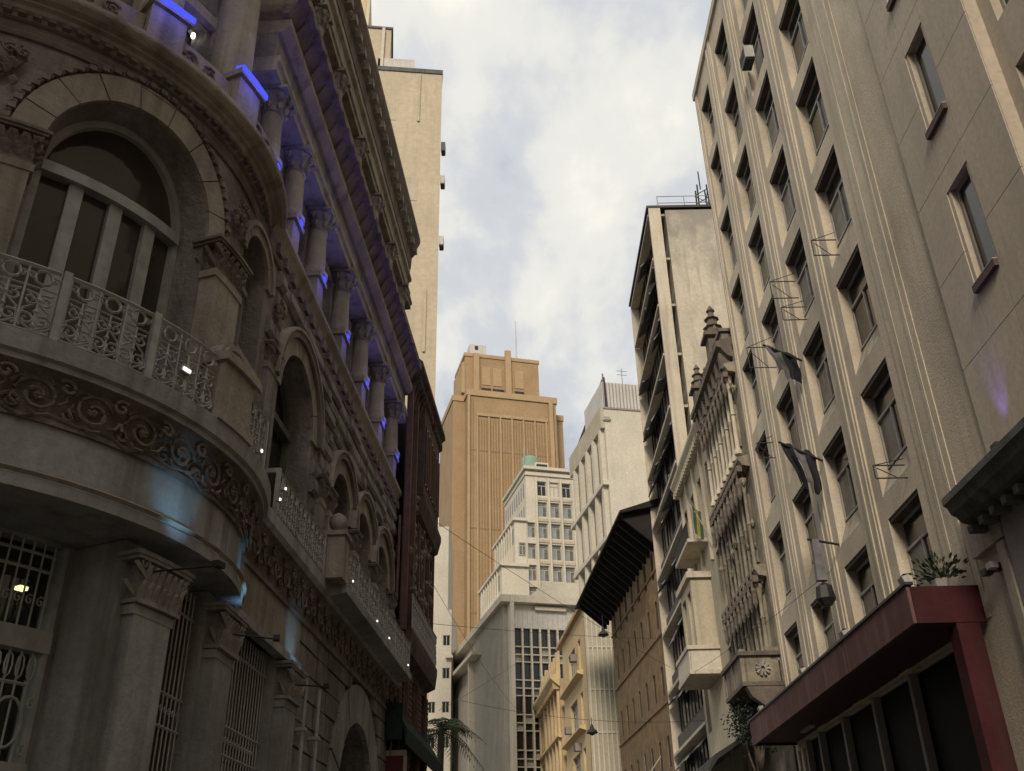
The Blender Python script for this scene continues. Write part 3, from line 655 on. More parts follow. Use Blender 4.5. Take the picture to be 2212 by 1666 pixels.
# ---- brick house with black eaves
F1, L1 = plane_corner((7.92, 52.3), -5)
bk = thing('brick_house', 'brown brick house with a wide black timber eave beyond the apartment block', 'building', L1(0, 0, 0))
HB = 21.6; LB = 15.2
hb = [(a, a + .6, h_, h_ + 1.3, 'arch') for a in (1.0, 3.1, 5.2, 7.3, 9.4, 11.5, 13.6) for h_ in (5, 8.6, 12.2, 15.8, 18.6)]
b = MB(L1); b.wall(0, LB, 0, HB, hb, 0, .25); b.add('wall', BRICK, bk)
b = MB(F1); b.box(0.02, 9, -LB, -.02, 0, HB); b.f = b.f; 
b2 = MB(L1); b2.box(0.0, LB, -9, -.5, 0, HB); b2.box(0, .02, -.5, 0, 0, HB); b2.box(LB - .02, LB, -.5, 0, 0, HB); b2.add('wall', BRICK, bk)
for q in hb: window(L1, 'bk', q[0], q[2], .6, 1.62, .1, bk, DARKIRON, [mat('brown_shutter', (.07, .045, .03), (.045, .03, .022), 4, .8, .2)], mull=1, fw=.05)
for h_ in (4.5, 8.1, 11.7, 15.3, 18.9):
    MB(L1).prof(0, LB, [(0, h_), (.07, h_ + .03), (.07, h_ + .14), (0, h_ + .17)]).add('string_course', BRICK, bk, loc=L1(0, 0, h_))
ev = MB(L1); ev.prof(-1.0, LB + 3.0, [(-2.5, HB + 1.9), (2.1, HB + .35), (2.1, HB + .2), (-2.5, HB + 1.2)]); ev.add('roof', DARKW, bk)
for a in np.arange(-.6, LB + 2.8, 1.1):
    MB(L1).prof(a, a + .16, [(0, HB - 1.5), (.15, HB - 1.5), (1.9, HB + .0), (1.9, HB + .19), (0, HB + .8)]).add('rafter', DARKW, bk, loc=L1(a, 0, HB))
MB(L1).box(LB, LB + 2.6, -6, -.05, HB - .4, HB + .9).add('beam', DARKW, bk)
# second, lower awning at the foot of the brick house
aw = thing('street_awning', 'dark sagging awning over the pavement at the foot of the brick house', 'awning', RF(44, 0, 4.5))
b = MB(RF); b.prof(31.9, 45, [(.0, 7.1), (.0, 7.0), (1.7, 6.0), (2.0, 5.6), (2.05, 5.65), (1.75, 6.15)]); b.add('canopy', mat('dark_awning_cloth', (.05, .05, .04), (.035, .035, .03), 1.2, .9, .2), aw)
MB(RF).tube([RF(31.9, 2.03, 5.62), RF(45, 2.03, 5.62)], .04).add('front_bar', WFRAME, aw)
b = MB(L1); b.tube([L1(3, .1, 9.4), L1(3, 1.2, 8.0)], .03); fp = thing('cloth_pennant', 'pale grey cloth hanging from the brick house wall low down', 'flag', L1(6, 0, 9)); b.add('pole', WFRAME, fp)
b = MB(L1); b.extr([(6, 6.6), (6.9, 6.8), (6.5, 10.0)], .25, .3); b.add('cloth', CLW, fp)

# dark leafy street tree under the stone balcony
tr = thing('street_tree', 'small dark leafy tree between the stone balcony and the far tip of the red canopy', 'tree', RF(30.3, .8, 0))
MB(RF).tube([RF(30.3, .8, .1), RF(30.25, .78, 2.2), RF(30.3, .8, 4.2), RF(30.3, .8, 6.3)], lambda t: .11 - .05*t, 8).add('trunk', TRUNK, tr, smooth=True)
rg = random.Random(21)
for k in range(5): MB(RF).tube([RF(30.3, .8, 4.6 + .2*k), RF(30.3 + .3*math.cos(k*1.3), .8 + .25*math.sin(k*1.3), 5.6 + .2*k), RF(30.3 + .5*math.cos(k*1.3), .8 + .35*math.sin(k*1.3), 6.3 + .12*k)], lambda t: .045*(1 - .7*t), 5).add('limb', TRUNK, tr)
l = MB(); 
for cc in [(rg.uniform(-.6, .6), rg.uniform(-.5, .5), rg.uniform(-.65, .5)) for _ in range(24)]:
    c = RF(30.3 + cc[0], .8 + cc[1], 6.75 + cc[2])
    for k in range(70):
        q = c + Vector((rg.gauss(0, .17), rg.gauss(0, .17), rg.gauss(0, .14))); d_ = Vector((rg.uniform(-1, 1), rg.uniform(-1, 1), rg.uniform(-1, .4))).normalized(); x = d_.cross(Vector((rg.random(), rg.random(), rg.random()))).normalized()*.03; t_ = q + d_*.12
        i = [l.W(q), l.W(q + d_*.06 + x), l.W(t_), l.W(q + d_*.06 - x)]; l.f.append(tuple(i))
stuff(l.add('crown', mat('dark_leaves', (.03, .045, .028), (.018, .028, .02), 3, .6, .1), tr))

# ================================================================== STREET END
# ---- white modern block with glazed grid
FA, LA = plane_corner((-.93, 100), -15)
A = thing('modernist_block', 'pale modernist block with a gridded glass front at the street end', 'building', FA(0, 0, 0))
HA = 31.9
b = MB(FA); b.box(0, 7.9, -28, -.8, 0, HA); b.add('wall', GREYB, A)
MB(FA).box(0, 8.3, -.79, 1.0, HA - .75, HA).add('roof_slab', WHITEB, A, loc=FA(0, 0, HA))
MB(FA).box(-.02, .38, -.79, .98, 0, HA - .76).add('corner_fin', WHITEB, A, loc=FA(0, 0, 0))
for k in range(14):
    MB(FA).box(.4 + .55*k, .4 + .55*k + .535, -.79, .1, 28.65, HA - .77).add('panel', GREYB, A, loc=FA(.4 + .55*k, 0, 28.65))
MB(FA).box(2.8, 6.2, .12, .5, HA - 1.35, HA - 1.0).add('light_box', WHITEB, A, loc=FA(2.8, 0, HA - 1.3))
PW = .955
zs = []; z = 28.55; rngA = random.Random(8)
while z > 8.5: zs += [(z, z - 1.75, 't'), (z - 1.83, z - 2.55, 's'), (z - 2.63, z - 3.3, 's')]; z -= 3.38
for k in range(8):
    x = .4 + PW*k; MB(FA).box(x, x + .2, -.5, .14, 8, 28.64).add('mullion', WHITEB, A, loc=FA(x, 0, 8))
for a, c, t in zs:
    MB(FA).box(.42, 7.2, -.48, .06, c - .11, c).add('transom', WHITEB, A, loc=FA(.4, 0, c))
BL = mat('pale_blind', (.42, .41, .38), (.32, .31, .28), 6, .7, .05)
for k in range(7):
    for a, c, t in zs:
        m = GLASS if (t == 't' or rngA.random() < .72) else (BL if rngA.random() < .5 else CURT)
        put('pane', ('A' + t, m.name), FA, .4 + PW*k + .17, -.3, c, lambda b: b.box(0, PW - .17, 0, .02, 0, 1.75 if t == 't' else .72), m, A)
MB(FA).prof(7.3, 8.25, [(-.79, 0), (.9, 0), (.9, HA - .77), (-.79, HA - .77)]).add('corner_fin', WHITEB, A, loc=FA(7.3, 0, 0))
# left flank: projecting roof slab and fins
MB(LA).box(-.9, 29, .0, 1.0, HA - .75, HA - .003).add('roof_slab', WHITEB, A, loc=LA(15, 0, HA))
MB(LA).box(10.6, 29, .0, 1.6, 28.4, 28.8).add('roof_slab', WHITEB, A, loc=LA(15, 0, 28.8))
MB(LA).box(14.2, 14.6, .0, 1.2, 0, 28.4).add('corner_fin', WHITEB, A, loc=LA(14.2, 0, 0))
MB(LA).box(28.6, 29, .0, 1.2, 0, 28.4).add('corner_fin', WHITEB, A, loc=LA(28.6, 0, 0))
RIBG = mat('concrete_fins', (.46, .43, .36), (.40, .37, .31), .6, .85, .1, 12, streak=.4, dirt=(.3, .28, .23))
for k in range(26):
    x = .3 + k*.54; MB(LA).box(x, x + .2, .0, .5, 0, HA - .8).add('fin', RIBG, A, loc=LA(x, 0, 0))
for k in range(17):
    x = 14.9 + k*.8; MB(LA).box(x, x + .3, .0, .4, 0, 28.35).add('fin', RIBG, A, loc=LA(x, 0, 0))
for z in np.arange(3, 31, 3.4): MB(LA).box(.3, 28.5, .0, .09, z, z + .22).add('floor_line', WHITEB, A, loc=LA(15, 0, z))
MB(LA).box(.2, 28.6, -.3, -.003, 0, HA - .76).add('flank_wall', GREYB, A)
# sloping white roof block behind the slab
b = MB(FA); b.extr([(2.2, HA), (8.2, HA), (8.2, HA + 2.2), (4.4, HA + 2.2)], -6, -.9); b.add('roof_hood', WHITEB, A)

# ---- stepped white tower
FB, LB_ = plane_corner((1.76, 140), -15)
B = thing('stepped_tower', 'cream stepped tower with small windows and green roof tank behind the glass block', 'building', FB(0, 0, 0))
def cream_block(x0, x1, y1, h0, h1, nm='wall'):
    """x to the right along the front, y back along the flank"""
    MB(FB).box(x0, x1, -y1, 0 if nm == 'wall' else 0, h0, h1).add(nm, WHITEB, B, loc=FB(x0, 0, h0))
cw = [1.95, 4.05, 6.05]
tops = [62.8, 58.7, 55.4]
rowsB = [(61.9 - 3.3*0, 2.1)]
holesB = []
for x, w_ in ((1.9, 1.5), (3.95, 1.5), (5.95, 1.5)):
    for hb_ in (60.4, 56.9, 53.4, 50.0, 46.6, 43.2): holesB.append((x, x + w_, hb_ - .1, hb_ + 2.35))
for hb_ in (53.4, 50.0, 46.6, 43.2): holesB.append((.12, 1.4, hb_ - .1, hb_ + 2.35))
b = MB(FB); b.wall(-.0, 8.5, 40, 64.6, [q for q in holesB if q[0] > 0], 0, .35); b.box(0, 8.5, -13.4, -.6, 40, 64.55); b.box(0, .02, -.6, 0, 40, 64.6); b.box(8.48, 8.5, -.6, 0, 40, 64.6); b.box(0, 8.5, -.6, 0, 64.3, 64.6); b.add('wall', WHITEB, B)
for i, q in enumerate([q for q in holesB if q[0] > 0]):
    closed = abs(q[0] - 3.95) < .1 and q[2] > 60
    window(FB, 'B%d%s' % (int(closed), ('d' if q[2] > 60 else 'l') + '%.1f' % (q[1] - q[0])), q[0], q[2], q[1] - q[0], 2.45, .3, B, WFRAME, [WHITEB] if closed else ([GLASS] if q[2] > 60 else [CURT, mat('sky_glass', (.30, .33, .35), (.22, .24, .26), 1, .2, .02)]), mull=1, transom=.7, fw=.13)
for x in (1.5, 3.53, 5.55, 7.55): MB(FB).box(x, x + .3, .0, .3, 40, 63.3).add('pilaster', WHITEB, B, loc=FB(x, 0, 40))
for hb_ in (59.5, 56.0, 52.6, 49.2, 45.9): MB(FB).box(1.82, 7.5, .0, .12, hb_, hb_ + .45).add('spandrel', CREAMW, B, loc=FB(1.8, 0, hb_))
MB(FB).box(-.3, 8.8, -13.8, .45, 64.6, 65.1).add('cornice', WHITEB, B, loc=FB(0, 0, 64.6)); MB(FB).box(-.15, 8.6, -13.6, .25, 63.6, 63.85).add('cornice', WHITEB, B, loc=FB(0, 0, 63.6))
for k in range(9):
    for h_ in (60.2, 56.4, 52.6): MB(LB_).box(1.0 + 1.4*k, 1.55 + 1.4*k, .0, .02, h_, h_ + 2.3).add('slit_window', CURT, B, loc=LB_(1 + 1.4*k, 0, h_))
MB(FB).box(0, 8.5, -13.3, 0, 0, 39.98).add('base_wall', WHITEB, B)
for (x0, y0, h1, wd, L_) in ((-1.9, -.02, 55.8, 1.9, 13.4), (-4.2, .5, 48.3, 4.2, 14.0), (-5.8, 1.2, 41.0, 5.8, 16)):
    MB(FB).box(x0, -.02, -L_, y0, 0, h1).add('terrace_block', WHITEB, B, loc=FB(x0, 0, 0))
    MB(FB).box(x0 - .35, 0.02 if x0 > -2 else -.03, -L_ - .3, y0 + .4, h1, h1 + .45).add('cornice', WHITEB, B, loc=FB(x0, 0, h1))
    Lx = Plane(FB(x0, 0, 0)[:2], LB_.U[:2], LB_.N[:2])
    for k in range(8): 
        MB(Lx).box(.8 + 1.5*k, 1.5 + 1.5*k, .0, .03, h1 - 3.4, h1 - .9).add('slit_window', CURT, B, loc=Lx(.8 + 1.5*k, 0, h1 - 3.4))
        MB(Lx).box(1.62 + 1.5*k, 1.9 + 1.5*k, .0, .25, h1 - 7, h1 - .01).add('pilaster', WHITEB, B, loc=Lx(1.6 + 1.5*k, 0, h1 - 7))
for hb_ in (50.3, 46.8):
    window(FB, 'Bx', -1.35, hb_, 1.1, 2.1, -.03, B, WFRAME, [CURT], mull=1, transom=.6, fw=.12)
MB(FB).box(2.0, 4.2, -3.4, -1.0, 65.1, 66.5).add('roof_hut', WHITEB, B, loc=FB(2, 0, 65)); MB(FB).box(2.2, 4.0, -1.0, -.97, 65.2, 66.2).add('opening', DARKIRON, B)
tk = thing('water_tank', 'pale green tank on the roof of the stepped tower', 'tank', FB(1.8, -4, 65.1))
b = MB(FB); b.lathe(1.9, -4, [(1.3, 65.1), (1.35, 68.2), (1.2, 68.5), (.3, 68.9)], 18); b.add('tank', mat('green_tank', (.25, .36, .26), (.2, .3, .22), 1), tk, smooth=True)
for x in (.7, 1.4, 2.9): MB(FB).tube([FB(x, -3, 66), FB(x, -3, 69.8)], .06, 4).add('pole', WFRAME, tk)
dk = thing('roof_dish', 'dark low roof shelter at the right end of the stepped tower roof', 'roof shelter', FB(6.9, -1, 65.1))
b = MB(FB); b.prof(5.6, 8.4, [(-3, 65.9), (-.6, 65.5), (-.6, 65.62), (-3, 66.05)]); b.box(5.8, 5.95, -.9, -.75, 65.1, 65.6); b.box(8.1, 8.25, -.9, -.75, 65.1, 65.6); b.add('shelter', DGREEN, dk)

# ---- brown tower
FC, LC = plane_corner((-10.0, 190), -15)
Cc = thing('brown_tower', 'tall brown tiled tower with set back crown and thin mast at the street end', 'building', FC(0, 0, 0))
MB(FC).box(0, 20.6, -20, 0, 0, 105.6).add('wall', BROWNB, Cc)
MB(FC).box(-.25, 20.9, -20.3, .3, 105.6, 107.1).add('cornice', BROWNL, Cc, loc=FC(0, 0, 105.6))
MB(FC).box(-2.8, -.02, -18, -2.5, 0, 105.2).add('wing', BROWNB, Cc, loc=FC(-4, -3, 0)); MB(FC).box(-3.0, -.3, -18.2, -2.3, 105.2, 106.6).add('cornice', BROWNL, Cc, loc=FC(-4, -3, 105.2))
MB(FC).box(20.62, 23.4, -20, -4, 0, 103.5).add('wing', BROWNB, Cc, loc=FC(21, -3, 0)); MB(FC).box(20.95, 23.6, -20.2, -3.8, 103.5, 104.9).add('cornice', BROWNL, Cc, loc=FC(21, -3, 103.5))
MB(FC).box(18.8, 19.7, .01, .6, 0, 105.5).add('corner_rib', BROWNL, Cc, loc=FC(19, 0, 0))
MB(FC).box(2.0, 18.4, .01, .3, 100.6, 101.3).add('frame_band', BROWNL, Cc, loc=FC(2, 0, 100))
for k in range(7):
    x = 2.0 + 2.65*k; MB(FC).box(x, x + .35, .01, .25, 0, 100.6).add('rib', BROWNL, Cc, loc=FC(x, 0, 0))
for k in range(6):
    x = 2.55 + 2.65*k; [MB(FC).box(x + q, x + q + .16, .01, .07, 0, 99.9).add('tile_strip', BROWND, Cc, loc=FC(x + q, 0, 0)) for q in (-.02, .55, 1.15, 1.75)]
MB(FC).box(.0, .5, .01, .4, 0, 105.5).add('corner_rib', BROWNL, Cc, loc=FC(0, 0, 0))
MB(FC).box(.4, 18.3, -16, -5, 107.1, 118.8).add('crown', BROWNB, Cc, loc=FC(.4, -5, 107))
MB(FC).box(.2, 18.5, -16.2, -4.8, 118.8, 119.7).add('cornice', BROWNL, Cc, loc=FC(.4, -5, 119))
for x in (2.3, 10.0): MB(FC).box(x, x + 1.4, -4.99, -4.2, 107.1, 121.2 if x > 5 else 119.5).add('pier', BROWNL, Cc, loc=FC(x, -5, 107))
for x in (.7, 1.2, 19.1, 19.9): MB(FC).box(x, x + .14, .01, .09, 0, 105).add('tile_strip', BROWND, Cc, loc=FC(x, 0, 0))
for z in (20, 38, 56, 74, 92): MB(FC).box(.55, 18.7, .01, .05, z, z + .3).add('tile_joint', BROWND, Cc, loc=FC(0, 0, z))
for x in (4.3, 7.0, 12.3): 
    MB(FC).box(x, x + 2.3, -5.0, -4.9, 108.2, 110.7).add('window', GLASS, Cc, loc=FC(x, -5, 108)); MB(FC).box(x + .1, x + 2.2, -5.0, -4.85, 111.5, 116.3).add('panel', BROWNL, Cc, loc=FC(x, -5, 111))
for x in (9.0,): MB(FC).box(x, x + .8, -5.0, -4.9, 108.2, 110.7).add('window', GLASS, Cc, loc=FC(x, -5, 108))
for k in range(5): MB(LC).box(5 + 2.1*k, 6.2 + 2.1*k, -.5, .35, 109, 117).add('side_fin', BROWNL, Cc, loc=LC(5 + 2.1*k, 0, 109))
eq = thing('roof_cabinet', 'grey plant cabinet on the left of the brown tower roof', 'cabinet', FC(3, -6, 119.7)); MB(FC).box(1.6, 5.6, -8, -5.2, 119.7, 122.4).add('cabinet', GREYB, eq); MB(FC).box(2.8, 3.6, -5.19, -5.1, 121, 122).add('vent', DARKIRON, eq)
ms = thing('radio_mast', 'very thin pale mast on the brown tower roof', 'mast', FC(13.2, -6, 119.7)); MB(FC).tube([FC(13.2, -6, 119.7), FC(13.2, -6, 131)], lambda t: .2 - .1*t, 5).add('mast', GREYB, ms)

# ---- white corner tower on the right
FD, LD = plane_corner((11.7, 110), -12)
Dd = thing('white_corner_tower', 'white corner tower with a curved mullioned flank and grey roof screen', 'building', FD(0, 0, 0))
MB(FD).box(0, 9, -16, 0, 0, 59.6).add('wall', WHITEB, Dd)
MB(FD).box(.1, 9, -9, -.5, 59.6, 63.6).add('roof_screen', GREYB, Dd); 
b = MB(FD); [b.box(.2 + .45*k, .3 + .45*k, -.5, -.42, 59.7, 63.5) for k in range(19)]; b.add('screen_ribs', GREYW, Dd)
MB(FD).box(-.1, 9, -.9, .12, 59.35, 59.6).add('coping', GREYW, Dd)
b = MB(LD); b.extr([(0, 59.6), (15.5, 59.6), (15.5, 60.4), (1.0, 64.3), (.4, 64.3)], -.6, -.4); b.add('roof_gable', DARKIRON, Dd)
b = MB(LD); b.tube([LD(.6, -.4, 59.8), LD(.6, -.4, 64.9)], .12, 5); b.tube([LD(.6, -.4, 64.3), LD(15.3, -.4, 60.6)], .1, 5); b.tube([LD(7, -.4, 59.8), LD(7, -.4, 63)], .08, 5); b.add('roof_strut', GREYW, Dd)
MB(LD).box(0, 16, .01, .5, 56.6, 59.59).add('frieze', CREAMW, Dd, loc=LD(0, 0, 57))
for k in range(5):
    x = .6 + 3.2*k; MB(LD).box(x, x + .7, .01, .6, 0, 56.6).add('fin', WHITEB, Dd, loc=LD(x, 0, 0))
    for z in np.arange(14, 56, 7.0):
        if k < 4: MB(LD).box(x + .7, x + 3.2, .01, .05, z + .5, z + 6.6).add('window', CURT, Dd, loc=LD(x, 0, z)); MB(LD).box(x + 1.9, x + 2.05, .05, .25, z + .5, z + 6.6).add('mullion', WHITEB, Dd, loc=LD(x + 1.9, 0, z))
for z in np.arange(14, 56, 7.0): MB(LD).box(.0, 16, .01, .75, z - .2, z + .35).add('floor_band', WHITEB, Dd, loc=LD(0, 0, z))
b = MB(FD); rg = random.Random(3)
for k in range(22): b.lathe(rg.uniform(-.1, .7), .06, [(.02, 57.5), (rg.uniform(.08, .2), 57.5 + rg.uniform(.1, .3)), (.02, 58.2)], 5)
b.add('corner_ornament', CARVE2, Dd)

# ---- yellow houses
FE, LE = plane_corner((5.18, 75), -6)
E = thing('yellow_house', 'yellow rendered house with tall windows beside the glass block', 'building', FE(0, 0, 0))
hE = [(a, a + 2.3, h_, h_ + 2.6) for a, h_ in ((2.2, 19.2), (6.3, 19.2), (2.0, 15.0), (5.6, 15.0), (2.0, 10.9), (5.8, 10.9))] + [(9.0, 10.2, h_, h_ + 2.4) for h_ in (19.3, 15.1, 11)]
hE = [(2.2, 3.3, h_, h_ + 2.5) for h_ in (19.0, 14.9, 10.8)] + [(5.0, 8.6, h_, h_ + 2.5) for h_ in (19.0, 14.9, 10.8)]
b = MB(LE); b.wall(0, 12.0, 0, 23.3, hE, 0, .4); b.box(.1, 12, -6, -.6, 0, 23.3); b.add('wall', YELL, E)
for q in hE: window(LE, 'E%.1f' % (q[1] - q[0]), q[0], q[2], q[1] - q[0], 2.5, .3, E, WFRAME, [CURT, GLASS, CURT], mull=1 if q[1] - q[0] < 2 else 3, transom=.6, fw=.08, sill=(.3, OCHRE))
for h_ in (18.5, 14.4, 10.3): MB(LE).prof(1.5, 11.5, [(.0, h_), (.5, h_ + .15), (.5, h_ + .3), (0, h_ + .42)]).add('ledge', YELL, E, loc=LE(1.5, 0, h_))
MB(LE).box(0, 13.5, -.5, .35, 23.3, 23.6).add('cornice', OCHRE, E, loc=LE(0, 0, 23.3)); MB(FE).box(-.35, 1.4, -.3, .25, 23.3, 23.55).add('cornice', OCHRE, E, loc=FE(0, 0, 23.3))
b = MB(FE); b.box(.7, 6, -12, -.1, 0, 23.28); b.box(0.03, 6, -.1, 0.02, 0, 23.28); b.add('front_wall', mat('pale_ribbed_render', (.48, .44, .34), (.42, .38, .3), .5, .9, .1, 12, streak=.4, dirt=(.3, .27, .2)), E)
for k in range(7): MB(FE).box(.15 + .36*k, .27 + .36*k, .02, .14, 5, 23.1).add('rib', WHITEB, E, loc=FE(.15 + .36*k, 0, 5))
for z in (20.2, 17.0, 13.9, 10.7): MB(FE).box(.1, 5, .02, .09, z, z + .12).add('band', WHITEB, E, loc=FE(.1, 0, z))
acs = [(4.6, 20.2), (8.9, 15.3), (4.4, 13.3)]
for i, (x, z) in enumerate(acs):
    t = thing('air_conditioner', ('small air conditioner at the top window of the yellow house', 'dark air conditioner left of the middle window of the yellow house', 'air conditioner beside the lower window of the yellow house')[i], 'air conditioner', LE(x, 0, z))
    MB(LE).box(x - .35, x + .35, .02, .5, z, z + .55).add('casing', GREYW, t); MB(LE).box(x - .3, x + .3, .505, .52, z + .05, z + .5).add('grille', DARKIRON, t)
E2L = Plane(LE(12.35, .3, 0)[:2], LE.U[:2], LE.N[:2])
E2 = thing('ochre_house', 'low ochre house with balustraded parapet and brackets left of the yellow house', 'building', E2L(0, 0, 0))
h2 = [(a, a + 1.0, h_, h_ + 2.6) for a in (.9, 3.1, 5.3, 7.9, 10.2, 12.2) for h_ in (16.5, 12.5)]
b = MB(E2L); b.wall(0, 14, 0, 20.6, h2, 0, .25); b.box(0, 14, -6, -.5, 0, 20.6); b.box(0, .02, -.5, 0, 0, 20.6); b.add('wall', OCHRE, E2)
for q in h2: window(E2L, 'E2', q[0], q[2], 1.0, 2.6, .2, E2, OCHRE, [mat('wine_pane', (.10, .05, .05), (.06, .035, .035), 2, .4)], mull=0, fw=.06)
for a in (.3, 2.4, 4.6, 6.9, 9.4, 13.5): MB(E2L).box(a, a + .4, .01, .22, 10, 20.0).add('pilaster', YELL, E2, loc=E2L(a, 0, 10))
MB(E2L).prof(-.2, 14.2, [(0, 19.9), (.4, 20.2), (.85, 20.6), (.85, 20.85), (0, 21.0)]).add('cornice', YELL, E2)
MB(E2L).prof(-.1, 14.1, [(0, 15.6), (.35, 15.7), (.35, 15.9), (0, 16.0)]).add('ledge', YELL, E2)
for a in np.arange(.1, 13.6, 1.5):
    MB(E2L).box(a, a + .5, -.1, .25, 21.0, 22.8 + .5*math.sin(a*2)).add('parapet_pier', YELL, E2, loc=E2L(a, 0, 21)); MB(E2L).box(a + .51, a + 1.49, -.05, .15, 21.0, 21.9).add('parapet_panel', OCHRE, E2, loc=E2L(a + .5, 0, 21))
for a in np.arange(.1, 13.9, .7): MB(E2L).box(a, a + .25, .05, .6, 19.7, 20.3).add('bracket', OCHRE, E2, loc=E2L(a, 0, 17.2))

# ---- tall cream tower on the left and the low block beyond
G = thing('cream_tower', 'very tall blank cream tower rising behind the ornate left building', 'building', (-9, 60, 0))
GF, GL = plane_corner((-5.45, 60), -7)
MB(GF).box(-9.5, 0, -14, 0, 0, 66.2).add('wall', TOWER, G)
MB(GF).box(-9.5, .06, -14, .1, 66.2, 66.65).add('roof_coping', DGREEN, G)
MB(GF).box(-9.5, -5.6, -10, -.3, 66.65, 68.3).add('roof_block', TOWER, G, loc=GF(-7, 0, 66.7)); MB(GF).box(-5.2, -2.4, -6, -.5, 66.65, 68.3).add('roof_block', GREYB, G, loc=GF(-4, 0, 66.7))
MB(GF).box(-8.2, -4.6, -8, -.6, 68.3, 72.0).add('stair_house', TOWER, G, loc=GF(-6, 0, 68.6)); MB(GF).box(-8.3, -4.45, -8.1, -.5, 72.0, 72.25).add('roof_coping', DGREEN, G, loc=GF(-6, 0, 72))
MB(GF).box(-5.4, -5.15, -.59, -.3, 66.7, 71.9).add('downpipe', WHITEB, G, loc=GF(-5, 0, 66.7))
MB(GF).box(-9.5, -7.0, -9, -1, 72.0, 82).add('upper_stage', YELL, G, loc=GF(-8, 0, 72)); MB(GF).box(-6.98, -6.7, -1.3, -.8, 72, 82).add('downpipe', WHITEB, G, loc=GF(-7, 0, 72))
for z in (57.8, 54.2, 48.0):
    t = thing('air_conditioner', {57.8: 'tiny dark air conditioner, upper one on the right edge of the cream tower', 54.2: 'tiny pale air conditioner, middle one on the edge of the cream tower', 48.0: 'tiny air conditioner, lowest on the edge of the cream tower'}[z], 'air conditioner', (-5.3, 60.4, z))
    MB().box(-5.44, -5.1, -60.9, -60.2, z, z + .8).add('casing', DARKIRON if z > 57 else GREYB, t); MB().box(-5.44, -5.12, -60.9, -60.2, z - .12, z - .01).add('bracket', DARKIRON, t)
K = thing('distant_cream_block', 'distant cream apartment block with tiny windows at the foot of the brown tower', 'building', (-12, 120, 0))
hk = [(x, x + .9, z, z + 1.3) for x in (-11.0, -9.3) for z in (12, 16, 20, 24, 28, 32)]
b = MB(Plane((0, 120), (1, 0), (0, -1))); b.wall(-16, -8.2, 0, 36.5, hk, 0, .3); b.box(-16, -8.2, -12, -.5, 0, 36.5); b.box(-8.22, -8.2, -.5, 0, 0, 36.5); b.add('wall', WHITEB, K)
KP = Plane((0, 120), (1, 0), (0, -1))
for q in hk: window(KP, 'K', q[0], q[2], .9, 1.3, .2, K, WFRAME, [GLASS], mull=1, fw=.08)
MB(KP).box(-16, -8.8, -11, -1, 36.5, 48).add('upper_storeys', WHITEB, K)
for z in (8, 14.4, 22.4, 30.4): MB(KP).box(-8.9, -8.0, .01, .6, z, z + .3).add('ledge', WHITEB, K, loc=KP(-8.5, 0, z))

rg = random.Random(77)
for i, (x, z) in enumerate(((-2.0, 60.5), (-4.2, 44.0), (-1.0, 38.0))):
    MB(GF).box(x, x + .18, .001, .14, z, z + 5.5).add('wall_pipe', CREAMW, G, loc=GF(x, 0, z))
for x, z, w_, h_ in ((-3.4, 52, 1.6, 2.4), (-1.8, 33, 1.2, 1.6), (-6.0, 60.5, 2.2, 1.4)): MB(GF).box(x, x + w_, .001, .035, z, z + h_).add('render_patch', CREAMW, G, loc=GF(x, 0, z))
an = thing('roof_aerial', 'thin forked aerial on the roof of the white corner tower', 'aerial', FD(3.2, -1, 63.6)); MB(FD).tube([FD(3.2, -1, 63.6), FD(3.2, -1, 66.2)], .05, 4).add('pole', GREYW, an); [MB(FD).tube([FD(2.5, -1, z), FD(3.9, -1, z)], .04, 4).add('arm', GREYW, an) for z in (65.2, 65.8)]

# ================================================================== LEFT: ornate stone palace with corner rotunda
P_ = thing('stone_palace', 'dark ornate stone palace with a rounded corner, arches and iron balconies on the left', 'building', LF(12, -2, 0))
UE = 23.2; UA = 4.6
big = (7.57, 9.89, 6.82, 9.6, 'arch'); sm = (10.98, 12.0, 8.6, 10.24, 'arch')
F1H = [big, sm, (13.1, 15.1, 6.82, 9.15, 'arch'), (16.75, 18.25, 6.82, 8.75, 'arch'), (18.85, 20.35, 6.82, 8.75, 'arch'), (20.95, 22.45, 6.82, 8.75, 'arch')]
MB(LF).wall(UA, UE, 5.3, 11.35, F1H, 0, .5, 20).add('wall', STONE, P_)
# ground storey: deep loggia on the rotunda, rusticated arch beyond
garch = (18.35, 21.5, 0, 3.6, 'arch')
MB(LF).wall(15.25, UE, 0, 5.95, [garch], 0, .6, 18).add('wall', STONE, P_)
b = MB(LF); b.wall(UA, 15.25, 0, 5.6, [(7.45, 9.35, .9, 5.25), (10.4, 11.4, .9, 4.9), (12.3, 14.3, .9, 4.8)], -.75, .15); b.f.append((b.P(15.25, -.75, 0), b.P(15.25, 0, 0), b.P(15.25, 0, 5.4), b.P(15.25, -.75, 5.4))); b.add('wall', GSTONE, P_)
